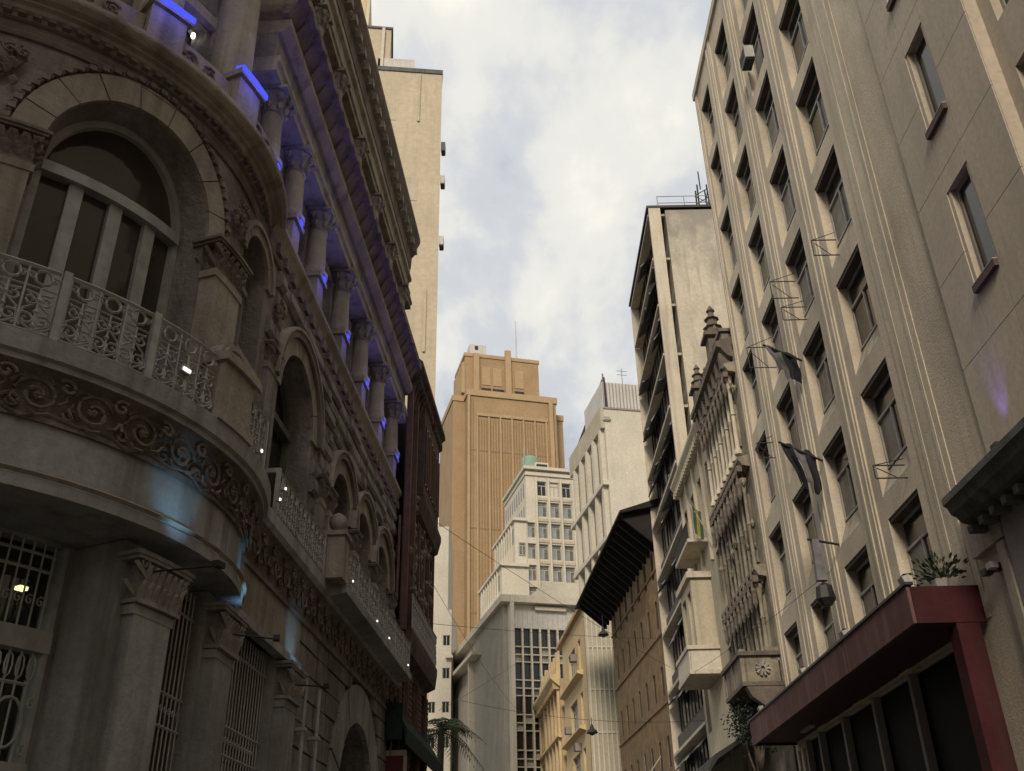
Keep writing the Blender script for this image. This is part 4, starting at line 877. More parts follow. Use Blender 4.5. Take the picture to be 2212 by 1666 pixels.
# upper storeys set back behind the columns
COLU = [8.5, 9.87, 11.35, 12.75, 14.4, 16.4, 18.35, 20.3, 22.2]
def between(l): return list(zip(l, l[1:]))
h2 = [(a + .42, c - .36, 12.05, 13.3) for a, c in between(COLU)]
h3 = [(a + .42, c - .42, 15.7, 17.0) for a, c in between(COLU)]
MB(LF).wall(UA, UE, 11.3, 14.8, h2, -.28, .3).add('wall', STONE, P_)
MB(LF).wall(UA, UE, 14.7, 20.0, h3, -.28, .3).add('wall', STONE, P_)
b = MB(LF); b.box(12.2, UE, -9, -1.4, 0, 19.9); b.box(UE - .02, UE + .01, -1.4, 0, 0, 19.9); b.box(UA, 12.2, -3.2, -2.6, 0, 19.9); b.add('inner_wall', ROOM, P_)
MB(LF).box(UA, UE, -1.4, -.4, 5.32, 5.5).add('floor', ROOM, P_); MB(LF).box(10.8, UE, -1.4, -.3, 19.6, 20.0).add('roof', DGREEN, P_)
# window panes behind every opening
for a, c in between(COLU):
    for h0, h1, W_ in ((12.05, 13.3, .1), (15.7, 17.0, .1)):
        wn = MB(LF).ring((a + c)/2, 0, 0, 0, 0, 0) if False else MB(LF)
        x0, x1 = a + .42, c - .36 if h0 < 13 else c - .42
        wn.box(x0, x0 + .07, -.5, -.44, h0, h1); wn.box(x1 - .07, x1, -.5, -.44, h0, h1); wn.box(x0 + .07, x1 - .07, -.5, -.44, h1 - .07, h1); m_ = (x0 + x1)/2; wn.box(m_ - .04, m_ + .04, -.5, -.43, h0, h1 - .07)
        wo = wn.add('window', WFRAME, P_, loc=LF(m_, -.5, h0))
        MB(LF).box(x0, x1, -.56, -.54, h0, h1).add('pane', GLASSB if h0 < 13 else GLASS, wo, loc=LF(m_, -.5, h0))
        s_ = MB(LF).box(x0 - .1, x1 + .1, -.28, -.16, h1 + .01, h1 + .2).add('lintel', STONE2, P_, loc=LF(m_, -.3, h1))
def arch_window(q, n, mulls, trans, glass, fw=.07, fm=WFRAME):
    ua, ub, ha, hs, _ = q; c, r_ = (ua + ub)/2, (ub - ua)/2
    b = MB(LF); b.ring(c, hs, r_ - fw, r_, n, n + .08, seg=20, base=ha); b.box(ua + fw, ub - fw, n, n + .09, ha, ha + fw*1.3)
    wo = b.add('window', fm, P_, loc=LF(c, n, ha))
    MB(LF).box(ua + fw, ub - fw, n - .01, n + .11, trans - fw, trans + fw).add('transom', fm, wo, loc=LF(c, n, trans))
    for i in range(mulls):
        x = ua + (ub - ua)*(i + 1)/(mulls + 1); MB(LF).box(x - fw*1.05, x + fw*1.05, n, n + .1, ha + fw, trans - fw).add('mullion', fm, wo, loc=LF(x, n, ha))
    g_ = MB(LF)
    g_.f.append(tuple(g_.P(c + r_*math.cos(R(180*i/20)), n + .03, hs + r_*math.sin(R(180*i/20))) for i in range(21)))
    us = LF.us(ua, ub) if LF.us(ua, ub)[-1] == ub else [ua, ub]
    for x0, x1 in zip(us, us[1:]): g_.f.append((g_.P(x0, n + .03, ha), g_.P(x1, n + .03, ha), g_.P(x1, n + .03, hs), g_.P(x0, n + .03, hs)))
    g_.v = g_.v; g_.add('pane', glass, wo, loc=LF(c, n, ha))
def rot_arch_glass(q, n, glass, parent):
    ua, ub, ha, hs, _ = q; c, r_ = (ua + ub)/2, (ub - ua)/2; b = MB(LF); xs = [ua + (ub - ua)*i/14 for i in range(15)]
    for x0, x1 in zip(xs, xs[1:]):
        t = lambda x: hs + math.sqrt(max(0, r_*r_ - (x - c)**2)); b.f.append((b.P(x0, n, ha), b.P(x1, n, ha), b.P(x1, n, t(x1)), b.P(x0, n, t(x0))))
    b.add('pane', glass, parent, loc=LF(c, n, ha))
# big rotunda window (curved with the wall)
def curved_arch_window(q, n, mulls, trans, glass, fw, fm=WFRAME):
    ua, ub, ha, hs, _ = q; c, r_ = (ua + ub)/2, (ub - ua)/2
    wo = MB(LF).ring(c, hs, r_ - fw*1.3, r_ - .005, n, n + .1, seg=24, base=ha).add('window', fm, P_, loc=LF(c, n, ha))
    MB(LF).box(ua + fw, ub - fw, n, n + .16, trans - fw*.9, trans + fw*.9).add('transom', fm, wo, loc=LF(c, n, trans))
    for i in range(mulls):
        x = ua + (ub - ua)*(i + 1)/(mulls + 1); MB(LF).box(x - fw*1.15, x + fw*1.15, n, n + .09, ha, trans - fw*.9).add('mullion', fm, wo, loc=LF(x, n, ha))
    MB(LF).box(ua + fw, ub - fw, n, n + .08, ha, ha + .15).add('bottom_rail', fm, wo, loc=LF(c, n, ha))
    rot_arch_glass(q, n + .02, glass, wo)
curved_arch_window(big, -.5, 3, 9.6, GLASSB, .085)
curved_arch_window(sm, -.4, 1, 10.1, GLASSB, .05)
for q in F1H[2:]: curved_arch_window(q, -.48, 1, q[3], GLASS, .07, mat('sage_painted_wood', (.16, .165, .14), (.11, .115, .10), 3, .7, .05))
# archivolts as voussoirs, rope moulding, keystones
def voussoirs(c, hs, r0_, r1_, n, cnt, m=STONE2):
    for i in range(cnt):
        a0 = 180*i/cnt + .35; a1 = 180*(i + 1)/cnt - .35
        MB(LF).ring(c, hs, r0_, r1_, -.02, n + .004*(i % 2), a0, a1, seg=max(2, int(36/cnt))).add('voussoir', m, P_, loc=LF(c, 0, hs))
def rope(c, hs, r_, n, cnt, s_):
    b = MB(LF)
    for i in range(cnt):
        t = math.pi*(i + .5)/cnt; u_, h_ = c + r_*math.cos(t), hs + r_*math.sin(t)
        b.box(u_ - s_*.5, u_ + s_*.5, n - .01, n + s_*.75, h_ - s_*.42, h_ + s_*.42) if i % 2 else b.lathe(u_, n + s_*.3, [(.01, h_ - s_*.5), (s_*.5, h_), (.01, h_ + s_*.5)], 6)
    b.add('rope_moulding', CARVE, P_)
voussoirs(8.73, 9.6, 1.16, 1.54, .05, 9); rope(8.73, 9.6, 1.6, .02, 64, .09)
voussoirs(11.49, 10.24, .51, .66, .05, 5); MB(LF).ring(11.49, 10.24, .66, .74, -.02, .09, seg=14).add('hood_mould', STONE2, P_)
for q in F1H[2:]:
    c, r_ = (q[0] + q[1])/2, (q[1] - q[0])/2
    voussoirs(c, q[3], r_, r_ + .3, .05, 7); MB(LF).ring(c, q[3], r_ + .3, r_ + .42, -.02, .12, seg=16).add('hood_mould', CARVE, P_, loc=LF(c, 0, q[3]))
    MB(LF).ring(c, q[3], r_ + .42, r_ + .47, -.02, .15, seg=16).add('hood_mould', STONE2, P_, loc=LF(c, 0, q[3]))
def mask(u, n, h, s):
    b = MB(LF); rg = random.Random(int(u*10))
    for k in range(26):
        a = rg.uniform(0, 6.28); d_ = rg.uniform(0, s*.5); du, dh = d_*math.cos(a), d_*1.2*math.sin(a); z = s*rg.uniform(.10, .2)
        b.lathe(u + du, n + s*.22*(1 - d_/s), [(.01, h + dh - z), (z*.8, h + dh), (.01, h + dh + z)], 6)
    for k in range(3): b.curve(spiral((u + (k - 1)*s*.35, h + s*.45), s*.2, 1.4, k, 12), n + s*.3, s*.045)
    b.add('carved_keystone', CARVE, P_, loc=LF(u, n, h))
mask(7.0, .05, 10.5, .42); mask(10.52, .05, 10.42, .36); mask(12.55, .05, 10.2, .26)
# capitals, piers
def leafcap(u, n, h0, h1, w_, d_=None, m=CARVE2, parent=None, rows=2, k=None):
    """square foliate capital: bell, leaves, abacus"""
    d_ = d_ or w_; H = h1 - h0; b = MB(LF); x = w_/2; y = d_/2
    b.box(u - x*.85, u + x*.85, n - y, n + y*.85, h0, h1 - H*.18)
    b.box(u - x*1.25, u + x*1.25, n - y*1.1, n + y*1.3, h1 - H*.17, h1 - H*.09); b.box(u - x*1.35, u + x*1.35, n - y*1.1, n + y*1.42, h1 - H*.09, h1)
    b.box(u - x*1.02, u + x*1.02, n - y, n + y*1.03, h0 - H*.06, h0 + H*.03)
    o = b.add('capital', m, P_ if parent is None else parent, loc=LF(u, n, h0))
    cnt = k or max(3, int(w_/.11)); l = MB(LF)
    for r_ in range(rows):
        z0 = h0 + H*(.04 + .36*r_); z1 = z0 + H*.36
        for i in range(cnt):
            for side in (0, 1, 2):
                cs = cnt if side == 0 else max(1, int(d_/.13))
                if i >= cs: continue
                t = (i + .5*(r_ % 2) + .5)/cs*2 - 1
                if abs(t) > 1: continue
                wl = w_/cnt*.42
                if side == 0: pts = [(u + t*x - wl, n + y*.86, z0), (u + t*x + wl, n + y*.86, z0), (u + t*x + wl*1.2, n + y*1.0, (z0 + z1)/2), (u + t*x + wl*.7, n + y*1.25, z1), (u + t*x, n + y*1.32, z1 - H*.05), (u + t*x - wl*.7, n + y*1.25, z1), (u + t*x - wl*1.2, n + y*1.0, (z0 + z1)/2)]
                else:
                    s_ = -1 if side == 1 else 1; xx = u + s_*x*.86; e = s_*x
                    pts = [(xx, n + t*y - wl, z0), (xx, n + t*y + wl, z0), (xx + e*.14, n + t*y + wl*1.2, (z0 + z1)/2), (xx + e*.4, n + t*y + wl*.7, z1), (xx + e*.46, n + t*y, z1 - H*.05), (xx + e*.4, n + t*y - wl*.7, z1), (xx + e*.14, n + t*y - wl*1.2, (z0 + z1)/2)]
                ii = [l.P(*p) for p in pts]; l.f.append(tuple(ii)); l.f.append((ii[3], ii[4], ii[5]))
    for sg in (-1, 1): l.curve(spiral((u + sg*x*.95, h1 - H*.26), H*.13, 1.3, 0, 12), n + y*1.15, H*.03)
    l.add('acanthus_leaves', m, o)
    return o
def sqpier(u, n, w_, d_, h0, h1, m=GSTONE, base=True):
    b = MB(LF); x, y = w_/2, d_/2; b.box(u - x, u + x, n - y, n + y, h0, h1)
    if base: b.box(u - x*1.15, u + x*1.15, n - y, n + y*1.15, h0, h0 + .35); b.box(u - x*1.07, u + x*1.07, n - y, n + y*1.07, h0 + .35, h0 + .45)
    b.box(u - x*1.1, u + x*1.1, n - y, n + y*1.1, h1 - .1, h1)
    b.add('pier', m, P_, loc=LF(u, n, h0))
# first floor piers beside the big arch
for u_ in (7.22, 10.24):
    sqpier(u_, .06, .62, .34, 6.85, 9.08, STONE2); leafcap(u_, .06, 9.1, 9.56, .62, .36, CARVE)
for u_ in (12.55,): sqpier(u_, -.02, .42, .2, 6.85, 9.15, STONE); leafcap(u_, -.02, 9.17, 9.5, .42, .22, CARVE)
for u_ in (15.75, 16.35, 18.55, 20.65, 22.75): sqpier(u_, .03, .36, .26, 6.85, 8.25, STONE2); leafcap(u_, .03, 8.27, 8.7, .36, .26, CARVE)
MB(LF).box(10.9, 12.1, -.02, .12, 8.45, 8.59).add('sill', STONE2, P_, loc=LF(11.5, 0, 8.2)); MB(LF).prof(10.98, 12.1, [(0, 8.05), (.1, 8.2), (.1, 8.44), (0, 8.44)]).add('sill_bracket', CARVE, P_, loc=LF(11.5, 0, 8.0))
# ground piers with capitals
for i, u_ in enumerate((7.15, 9.92, 11.83, 14.85)):
    sqpier(u_, .07, .60, .16, .12, 4.60); leafcap(u_, .09, 4.64, 5.14, .70, .24, CARVE2, k=7)
    MB(LF).box(u_ - .43, u_ + .43, -.76, -.01, .12, 5.29).add('pier_block', GSTONE, P_, loc=LF(u_, -.4, 0))
# rusticated quoins each side of the ground arch and voussoirs
for k in range(15):
    h_ = .15 + .395*k; off = .35*(k % 2)
    for a, c in ((15.3, 16.1 + off), (16.13 + off, 17.2), (17.23, 17.33 if h_ < 3.4 else 19.92 - math.sqrt(max(.01, 2.42**2 - (min(h_ + .36, 5.9) - 3.6)**2)))):
        if c - a > .2: MB(LF).box(a, c, .003, .07 + .015*((k + int(a)) % 2), h_, h_ + .36).add('stone', STONE, P_, loc=LF(a, 0, h_))
    MB(LF).box(max(22.3 if h_ < 3.4 else 19.92 + math.sqrt(max(.01, 2.42**2 - (h_ - 3.6)**2)), 20.6), 23.1, .003, .09, h_, h_ + .36).add('stone', STONE, P_, loc=LF(21.7, 0, h_))
for i in range(9): MB(LF).ring(19.92, 3.6, 1.58, 2.3, -.02, .1 + .01*(i % 2), 180*i/9 + .6, 180*(i + 1)/9 - .6, seg=3).add('voussoir', GSTONE, P_, loc=LF(19.9, 0, 3.6))
for a in (17.65, 21.5): MB(LF).box(a, a + .68, -.02, .1, .12, 3.59).add('jamb_stone', GSTONE, P_, loc=LF(a, 0, 0))
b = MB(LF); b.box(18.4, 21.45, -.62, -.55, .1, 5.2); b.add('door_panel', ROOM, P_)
# first floor wall stones
rg = random.Random(11)
def blocked(u0_, u1_, h0_, h1_):
    for q in F1H + [(6.9, 7.6, 6, 9.6), (9.9, 10.6, 6, 9.6), (12.3, 12.8, 6, 9.5), (10.85, 12.15, 7.95, 8.6)]:
        g_ = .46 if len(q) == 5 else .02
        if q[1] - q[0] < 1: g_ = min(g_, .22)
        if len(q) == 5:
            c, r_ = (q[0] + q[1])/2, (q[1] - q[0])/2 + g_
            for uu_ in (u0_, (u0_ + u1_)/2, u1_):
                for hh_ in (h0_, h1_):
                    if (hh_ < q[3] and q[2] - .1 < hh_ and abs(uu_ - c) < r_ - g_ + .06) or (hh_ >= q[3] and (uu_ - c)**2 + (hh_ - q[3])**2 < r_*r_): return True
            if u0_ < c < u1_ and h0_ < q[3] + r_ and h1_ > q[2]: return True
        elif u1_ > q[0] and u0_ < q[1] and h1_ > q[2] and h0_ < q[3]: return True
    return False
far = MB(LF)
for k in range(14):
    h_ = 6.88 + .34*k; u_ = 10.65 + .3*(k % 2)
    while u_ < 23.0:
        L_ = rg.uniform(.5, .95); 
        if h_ > 10.85: break
        x1 = min(u_ + L_, 23.15)
        parts_ = [(u_, x1)] if not blocked(u_, x1 - .01, h_, h_ + .33) else [(u_ + (x1 - u_)*i/3, u_ + (x1 - u_)*(i + 1)/3) for i in range(3) if not blocked(u_ + (x1 - u_)*i/3, u_ + (x1 - u_)*(i + 1)/3, h_, h_ + .33)]
        for a, c in parts_:
            n_ = rg.uniform(.05, .13)
            q = (MB(LF) if a < 19.5 else far)
            q.prof(a, c - .025, [(-.01, h_), (n_*.5, h_), (n_, h_ + .06), (n_*.9, h_ + .24), (n_*.5, h_ + .31), (-.01, h_ + .31)])
            if a < 19.5: q.add('stone', STONE, P_, loc=LF(a, 0, h_))
        u_ += L_
stuff(far.add('stones', STONE, P_))
# ---- entablature of the ground storey: rotunda part stands proud, facade part flatter
def sweep(fr, u0_, u1_, pts, nm, m): MB(fr).prof(u0_, u1_, pts).add(nm, m, P_, loc=fr(u0_, 0, pts[0][1]))
RU = 12.35
sweep(RO, UA, RU, [(-.76, 5.3), (.42, 5.3), (.42, 5.42), (.36, 5.46), (-.76, 5.46)], 'architrave', GSTONE)
sweep(RO, UA, RU, [(-.02, 5.461), (.34, 5.461), (.34, 6.02), (-.02, 6.02)], 'plain_frieze', GSTONE)
sweep(RO, UA, RU, [(-.02, 6.021), (.38, 6.021), (.38, 6.08), (.34, 6.1), (.36, 6.3), (.44, 6.46), (.54, 6.52), (-.02, 6.52)], 'carved_frieze', CARVE)
sweep(RO, UA, RU, [(-.02, 6.521), (.57, 6.521), (.57, 6.58), (.62, 6.6), (.64, 6.8), (-.02, 6.8)], 'balcony_slab', GSTONE)
sweep(LF, RU - .3, 15.3, [(-.02, 5.18), (.14, 5.18), (.14, 5.3), (.1, 5.33), (-.02, 5.33)], 'architrave', GSTONE)
sweep(LF, RU - .3, 15.3, [(-.02, 5.331), (.08, 5.331), (.08, 5.95), (-.02, 5.95)], 'plain_frieze', STONE2)
sweep(LF, RU - .3, UE, [(-.02, 5.951), (.12, 5.951), (.12, 6.02), (.09, 6.05), (.12, 6.3), (.2, 6.5), (.26, 6.55), (-.02, 6.55)], 'carved_frieze', CARVE)
sweep(LF, RU - .3, UE, [(-.02, 6.551), (.28, 6.551), (.33, 6.62), (.33, 6.8), (-.02, 6.8)], 'balcony_slab', GSTONE)
rg = random.Random(12)
for k in range(16):      # foliate scrolls of the rotunda frieze
    u_ = UA + .35 + .52*k
    if u_ > RU - .2: break
    fx = 1 if k % 2 else -1; b = MB(RO)
    for c_, r_, tr, n_ in (((u_, 6.27), .2, 1.7, .43), ((u_ + .22, 6.40), .09, 1.2, .5), ((u_ - .2, 6.16), .09, 1.2, .38)):
        b.curve(spiral(c_, r_, tr, rg.uniform(0, 1), 22, flip=fx), n_, .022, 5)
    for j in range(5):
        a = 1.2*j + k; b.curve([(u_ + .2*math.cos(a), 6.27 + .19*math.sin(a)), (u_ + .25*math.cos(a + .3), 6.27 + .22*math.sin(a + .3)), (u_ + .26*math.cos(a + .7), 6.27 + .2*math.sin(a + .7))], .44, .02, 4)
    b.lathe(u_, .42, [(.01, 6.22), (.05, 6.27), (.01, 6.32)], 6); b.curve([(u_ - .26, 6.1), (u_ - .1, 6.05 + .03*fx), (u_ + .1, 6.12), (u_ + .26, 6.1)], .39, .018, 4)
    b.add('foliate_scroll', CARVE, P_, loc=RO(u_, .4, 6.27))
for k in range(21):
    u_ = RU + .1 + .52*k
    if u_ > UE - .2: break
    fx = 1 if k % 2 else -1; b = MB(LF)
    for c_, r_, tr, n_ in (((u_, 6.27), .2, 1.6, .17), ((u_ + .2, 6.40), .09, 1.2, .22), ((u_ - .2, 6.16), .09, 1.2, .14)): b.curve(spiral(c_, r_, tr, rg.uniform(0, 1), 18, flip=fx), n_, .024, 4)
    b.add('foliate_scroll', CARVE, P_, loc=LF(u_, .15, 6.27))
MB(RO).prof(UA, RU, [(.42, 5.44), (.46, 5.47), (.42, 5.5)]).add('bead', STONE2, P_)
# ---- iron balcony
def rail_panel(fr, u0_, u1_, n, h0, h1, seed=0):
    t = 'railing_panel'; rg = random.Random(seed); H = h1 - h0; W_ = u1_ - u0_; b = MB(fr)
    def seg(pts, r_=.011, k=4): b.curve(pts, n, r_*1.3, k)
    def hl(h_, r_): b.tube([fr(u, n, h_) for u in (fr.us(u0_, u1_) if len(fr.us(u0_, u1_)) > 2 else [u0_, u1_])], r_, 4)
    hl(h0 + .03, .018); hl(h0 + H*.68, .013); hl(h1 - .01, .028)
    cnt = max(2, int(round(W_/.26))); cw_ = W_/cnt
    for i in range(cnt):
        x = u0_ + cw_*(i + .5)
        seg([(x + .075*math.cos(a*.785), h0 + H*.84 + .085*math.sin(a*.785)) for a in range(9)], .014)
        for s_ in (-1, 1):
            seg(spiral((x + s_*cw_*.36, h0 + H*.84), .05, 1.3, 0, 9, flip=s_), .010)
            seg(spiral((x + s_*cw_*.22, h0 + H*.50), .085, 1.5, 1.2, 12, flip=s_), .012)
            seg(spiral((x + s_*cw_*.25, h0 + H*.20), .095, 1.5, -1.2, 12, flip=s_), .012)
            seg([(x, h0 + .04), (x + s_*cw_*.46, h0 + H*.16), (x + s_*cw_*.40, h0 + H*.34), (x, h0 + H*.46), (x + s_*cw_*.42, h0 + H*.62)], .011)
        seg([(x, h0 + .03), (x, h0 + H*.68)], .010); seg([(u0_ + cw_*i, h0 + .03), (u0_ + cw_*i, h1)], .011)
        for z in (.33, .5, .12): b.lathe(x, n, [(.004, h0 + H*z - .035), (.034, h0 + H*z), (.004, h0 + H*z + .035)], 5)
    return b.add(t, IRON, rb, loc=fr(u0_, n, h0))
rb = thing('iron_balcony', 'grey lacy iron balcony railing curving round the rotunda with a stone end pier', 'railing', RO(9, .55, 6.8))
pos_ = [6.2, 7.15, 8.05, 8.95, 9.85]
for i, (a, c) in enumerate(between(pos_)): rail_panel(RO, a + .05, c - .05, .56, 6.82, 7.62, i)
for a in pos_[:-1]: MB(RO).box(a - .035, a + .035, .53, .60, 6.8, 7.65).add('post', IRON, rb, loc=RO(a, .56, 6.8))
# stone pier of the balcony with round headed back
b = MB(RO); b.box(9.88, 10.5, .3, .62, 6.801, 7.6); b.box(9.84, 10.54, .26, .68, 7.6, 7.72); b.box(9.84, 10.54, .28, .67, 6.801, 6.93); b.add('balcony_pier', STONE2, P_, loc=RO(10.2, .45, 6.8))
b = MB(RO); b.ring(10.2, 7.72, 0.0, .3, .3, .5, seg=12); b.add('pier_scallop', STONE2, P_, loc=RO(10.2, .45, 7.7))
b = MB(RO); b.ring(10.2, 7.72, .2, .26, .5, .54, seg=10); b.curve(spiral((10.2, 7.85), .09, 1.5), .52, .02); b.add('scallop_carving', CARVE2, P_, loc=RO(10.2, .5, 7.8))
rail_panel(RO, 10.58, 11.3, .52, 6.82, 7.6, 21)
b = MB(RO); b.box(11.32, 11.38, .0, .56, 6.8, 7.62); b.add('post', IRON, rb, loc=RO(11.35, .3, 6.8))
rb = thing('iron_balcony', 'short iron balcony railing in front of the single tall arch', 'railing', LF(14, .3, 6.8))
rail_panel(LF, 12.7, 15.5, .3, 6.82, 7.5, 31)
for a in (12.7, 15.5):
    MB(LF).box(a - .03, a + .03, .0, .33, 7.45, 7.52).add('end_rail', IRON, rb, loc=LF(a, .2, 7.4)); MB(LF).box(a - .03, a + .03, .27, .33, 6.8, 7.45).add('post', IRON, rb, loc=LF(a, .3, 6.8))
rb = thing('iron_balcony', 'long iron balcony railing below the row of three arches on the left building', 'railing', LF(19, .3, 6.8))
MB(LF).prof(16.0, 22.9, [(.3, 6.6), (.62, 6.66), (.62, 6.8), (.3, 6.8)]).add('balcony_floor', GSTONE, rb)
for i in range(7): rail_panel(LF, 16.1 + .96*i, 17.0 + .96*i, .56, 6.82, 7.5, 40 + i)
for i in range(8): MB(LF).box(16.03 + .96*i, 16.08 + .96*i, .53, .59, 6.8, 7.52).add('post', IRON, rb, loc=LF(16.05 + .96*i, .56, 6.8))
MB(LF).box(16.0, 16.06, .05, .53, 7.44, 7.52).add('end_rail', IRON, rb, loc=LF(16, .3, 7.4)); MB(LF).box(16.0, 16.06, .05, .53, 6.8, 6.9).add('end_rail', IRON, rb, loc=LF(16, .3, 6.8)); MB(LF).box(22.8, 22.86, .05, .53, 7.44, 7.52).add('end_rail', IRON, rb, loc=LF(22.8, .3, 7.4))
MB(LF).box(15.6, 15.98, .25, .62, 6.801, 7.55).add('balcony_pier', STONE2, P_, loc=LF(15.8, .4, 6.8)); MB(LF).box(15.55, 16.0, .22, .66, 7.551, 7.63).add('pier_cap', STONE2, P_, loc=LF(15.8, .4, 7.55))
MB(LF).lathe(15.79, .44, [(.06, 7.63), (.05, 7.68), (.13, 7.76), (.16, 7.86), (.13, 7.96), (.02, 8.03)], 12).add('ball_finial', STONE2, P_, smooth=True, loc=LF(15.8, .4, 7.7))
# ---- window grilles between the ground piers
def bars(fr, u0_, u1_, n, h0, h1, step, parent, cross=()):
    for u_ in np.arange(u0_, u1_ + .001, step): MB(fr).tube([fr(u_, n, h0), fr(u_, n, h1)], .012, 4).add('bar', IRON, parent, loc=fr(u_, n, h0))
    for z in cross: MB(fr).tube([fr(u, n, z) for u in fr.us(u0_, u1_)], .018, 4).add('cross_bar', IRON, parent, loc=fr(u0_, n, z))
wg = thing('window_grille', 'iron grille with a large ring and scrolls in the near ground floor window', 'grille', LF(8.4, -.72, 3))
MB(LF).box(7.45, 9.35, -.82, -.66, 4.12, 4.34).add('window_transom', WFRAME, wg, loc=LF(8.4, -.7, 4.1)); MB(LF).box(7.45, 9.35, -.86, -.62, 2.72, 2.98).add('window_sill', GSTONE, wg, loc=LF(8.4, -.7, 2.8)); MB(LF).box(7.45, 9.35, -.84, -.64, 2.98, 3.06).add('window_transom', WFRAME, wg, loc=LF(8.4, -.7, 3))
for a in (7.45, 9.28): MB(LF).box(a, a + .07, -.82, -.68, .9, 5.24).add('jamb', WFRAME, wg, loc=LF(a, -.7, 1))
bars(LF, 7.62, 9.2, -.72, 4.34, 5.24, .155, wg, (4.95, 5.12))
bars(LF, 7.62, 9.2, -.72, 3.06, 4.12, .155, wg, (3.80,))
for cx in (8.98, 8.15):
    MB(LF).curve([(cx + .2*math.cos(t*.3927), 3.42 + .24*math.sin(t*.3927)) for t in range(16)], -.69, .016, close=True).add('ring', IRON, wg, loc=LF(cx, -.69, 3.42))
    for s_ in (-1, 1):
        for z in (3.18, 3.62): MB(LF).curve(spiral((cx + s_*.28, z), .07, 1.5, 0, 14, flip=s_), -.69, .012).add('scroll', IRON, wg, loc=LF(cx + s_*.28, -.69, z))
for i in range(11): MB(LF).curve([(7.62 + .155*i + .05*math.cos(t*.785), 3.96 + .12*math.sin(t*.785)) for t in range(8)], -.7, .01, 4, close=True).add('oval', IRON, wg, loc=LF(7.62 + .155*i, -.7, 3.96))
for i in range(10): MB(LF).curve(spiral((7.7 + .155*i, 4.62), .06, 1.2, 1, 10), -.7, .009, 4).add('scroll', IRON, wg, loc=LF(7.7 + .155*i, -.7, 4.62))
rot_arch_glass((7.5, 9.3, .95, 4.9, 'x'), -.84, clear_glass(), wg) if False else MB(LF).box(7.5, 9.3, -.9, -.89, .95, 5.22).add('pane', clear_glass(), wg)
for i, (a, c, lab) in enumerate(((10.35, 11.45, 'tall narrow iron grille between the first and second grey piers'), (12.25, 14.4, 'iron grille between the second and third grey piers'))):
    t = thing('window_grille', lab, 'grille', LF((a + c)/2, -.5, 2.5)); bars(LF, a, c, -.13, .9, 5.2, .12, t, (3.6, 3.95, 2.4, 4.9)); MB(LF).box(a, c, -.24, -.22, .9, 5.15).add('pane', GLASSB, t)
    [MB(LF).curve(spiral((a + .1 + .12*k, 3.78), .05, 1.3, 0, 8), -.13, .01, 4).add('scroll', IRON, t, loc=LF(a + .1 + .12*k, -.13, 3.78)) for k in range(int((c - a)/.12) - 1)]
# dim room behind the near window, with ceiling lamps
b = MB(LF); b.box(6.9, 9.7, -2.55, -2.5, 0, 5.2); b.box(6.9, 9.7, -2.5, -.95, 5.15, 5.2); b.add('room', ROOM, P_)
for i, (u_, n_, h_, w_, m, lab) in enumerate(((9.2, -1.2, 4.86, .14, YLED, 'yellowish lamp glowing high in the near ground floor window'), (8.95, -1.6, 4.6, .16, WLED, 'thin white lamp inside the near window, highest of the white ones'), (8.75, -1.3, 3.95, .14, WLED, 'white lamp strip seen through the grille above the ring'), (8.95, -1.4, 3.72, .12, WLED, 'white lamp strip just right of the one above the ring'), (9.15, -1.3, 3.52, .1, WLED, 'white lamp next to the scroll right of the ring'))):
    t = thing('ceiling_lamp', lab, 'lamp', LF(u_, n_, h_), 'lamps inside the near ground floor window'); MB(LF).box(u_ - w_/2, u_ + w_/2, n_ - .05, n_ + .05, h_, h_ + .035).add('lamp_tube', m if m is YLED else WL2, t); MB(LF).box(u_ - w_/2 - .02, u_ + w_/2 + .02, n_ - .06, n_ + .06, h_ + .036, h_ + .06).add('lamp_housing', WFRAME, t)
    MB(LF).tube([LF(u_, n_, h_ + .06), LF(u_, n_, 5.15)], .006, 4).add('lamp_cord', DARKIRON, t)
# ---- main cornice above the first floor
sweep(RO, UA, 12.1, [(-.3, 11.3), (.08, 11.3), (.11, 11.34), (.17, 11.36), (.2, 11.4), (.26, 11.42), (.26, 11.45), (.34, 11.47), (.38, 11.5), (.41, 11.53), (.42, 11.56), (.42, 11.62), (-.3, 11.7)], 'cornice', STONE2)
sweep(LF, 11.9, UE + .1, [(-.3, 11.3), (.04, 11.3), (.06, 11.36), (.09, 11.42), (.13, 11.48), (.15, 11.52), (.15, 11.6), (-.3, 11.66)], 'cornice', STONE2)
sweep(RO, UA, 12.1, [(-.02, 11.05), (.04, 11.05), (.06, 11.1), (.03, 11.15), (.05, 11.2), (.02, 11.299), (-.02, 11.299)], 'moulding', CARVE)
sweep(LF, 11.9, UE, [(-.02, 10.95), (.05, 10.96), (.07, 11.02), (.03, 11.08), (.03, 11.2), (.06, 11.299), (-.02, 11.299)], 'moulding', CARVE)
for u_ in np.arange(5.2, 12.0, .16): MB(RO).box(u_, u_ + .09, .09, .165, 11.305, 11.355).add('dentil', CARVE, P_, loc=RO(u_, .1, 11.3))
for u_ in np.arange(12.2, UE, .42): MB(LF).box(u_, u_ + .2, .02, .1, 11.1, 11.29).add('modillion', CARVE, P_, loc=LF(u_, 0, 11.2))
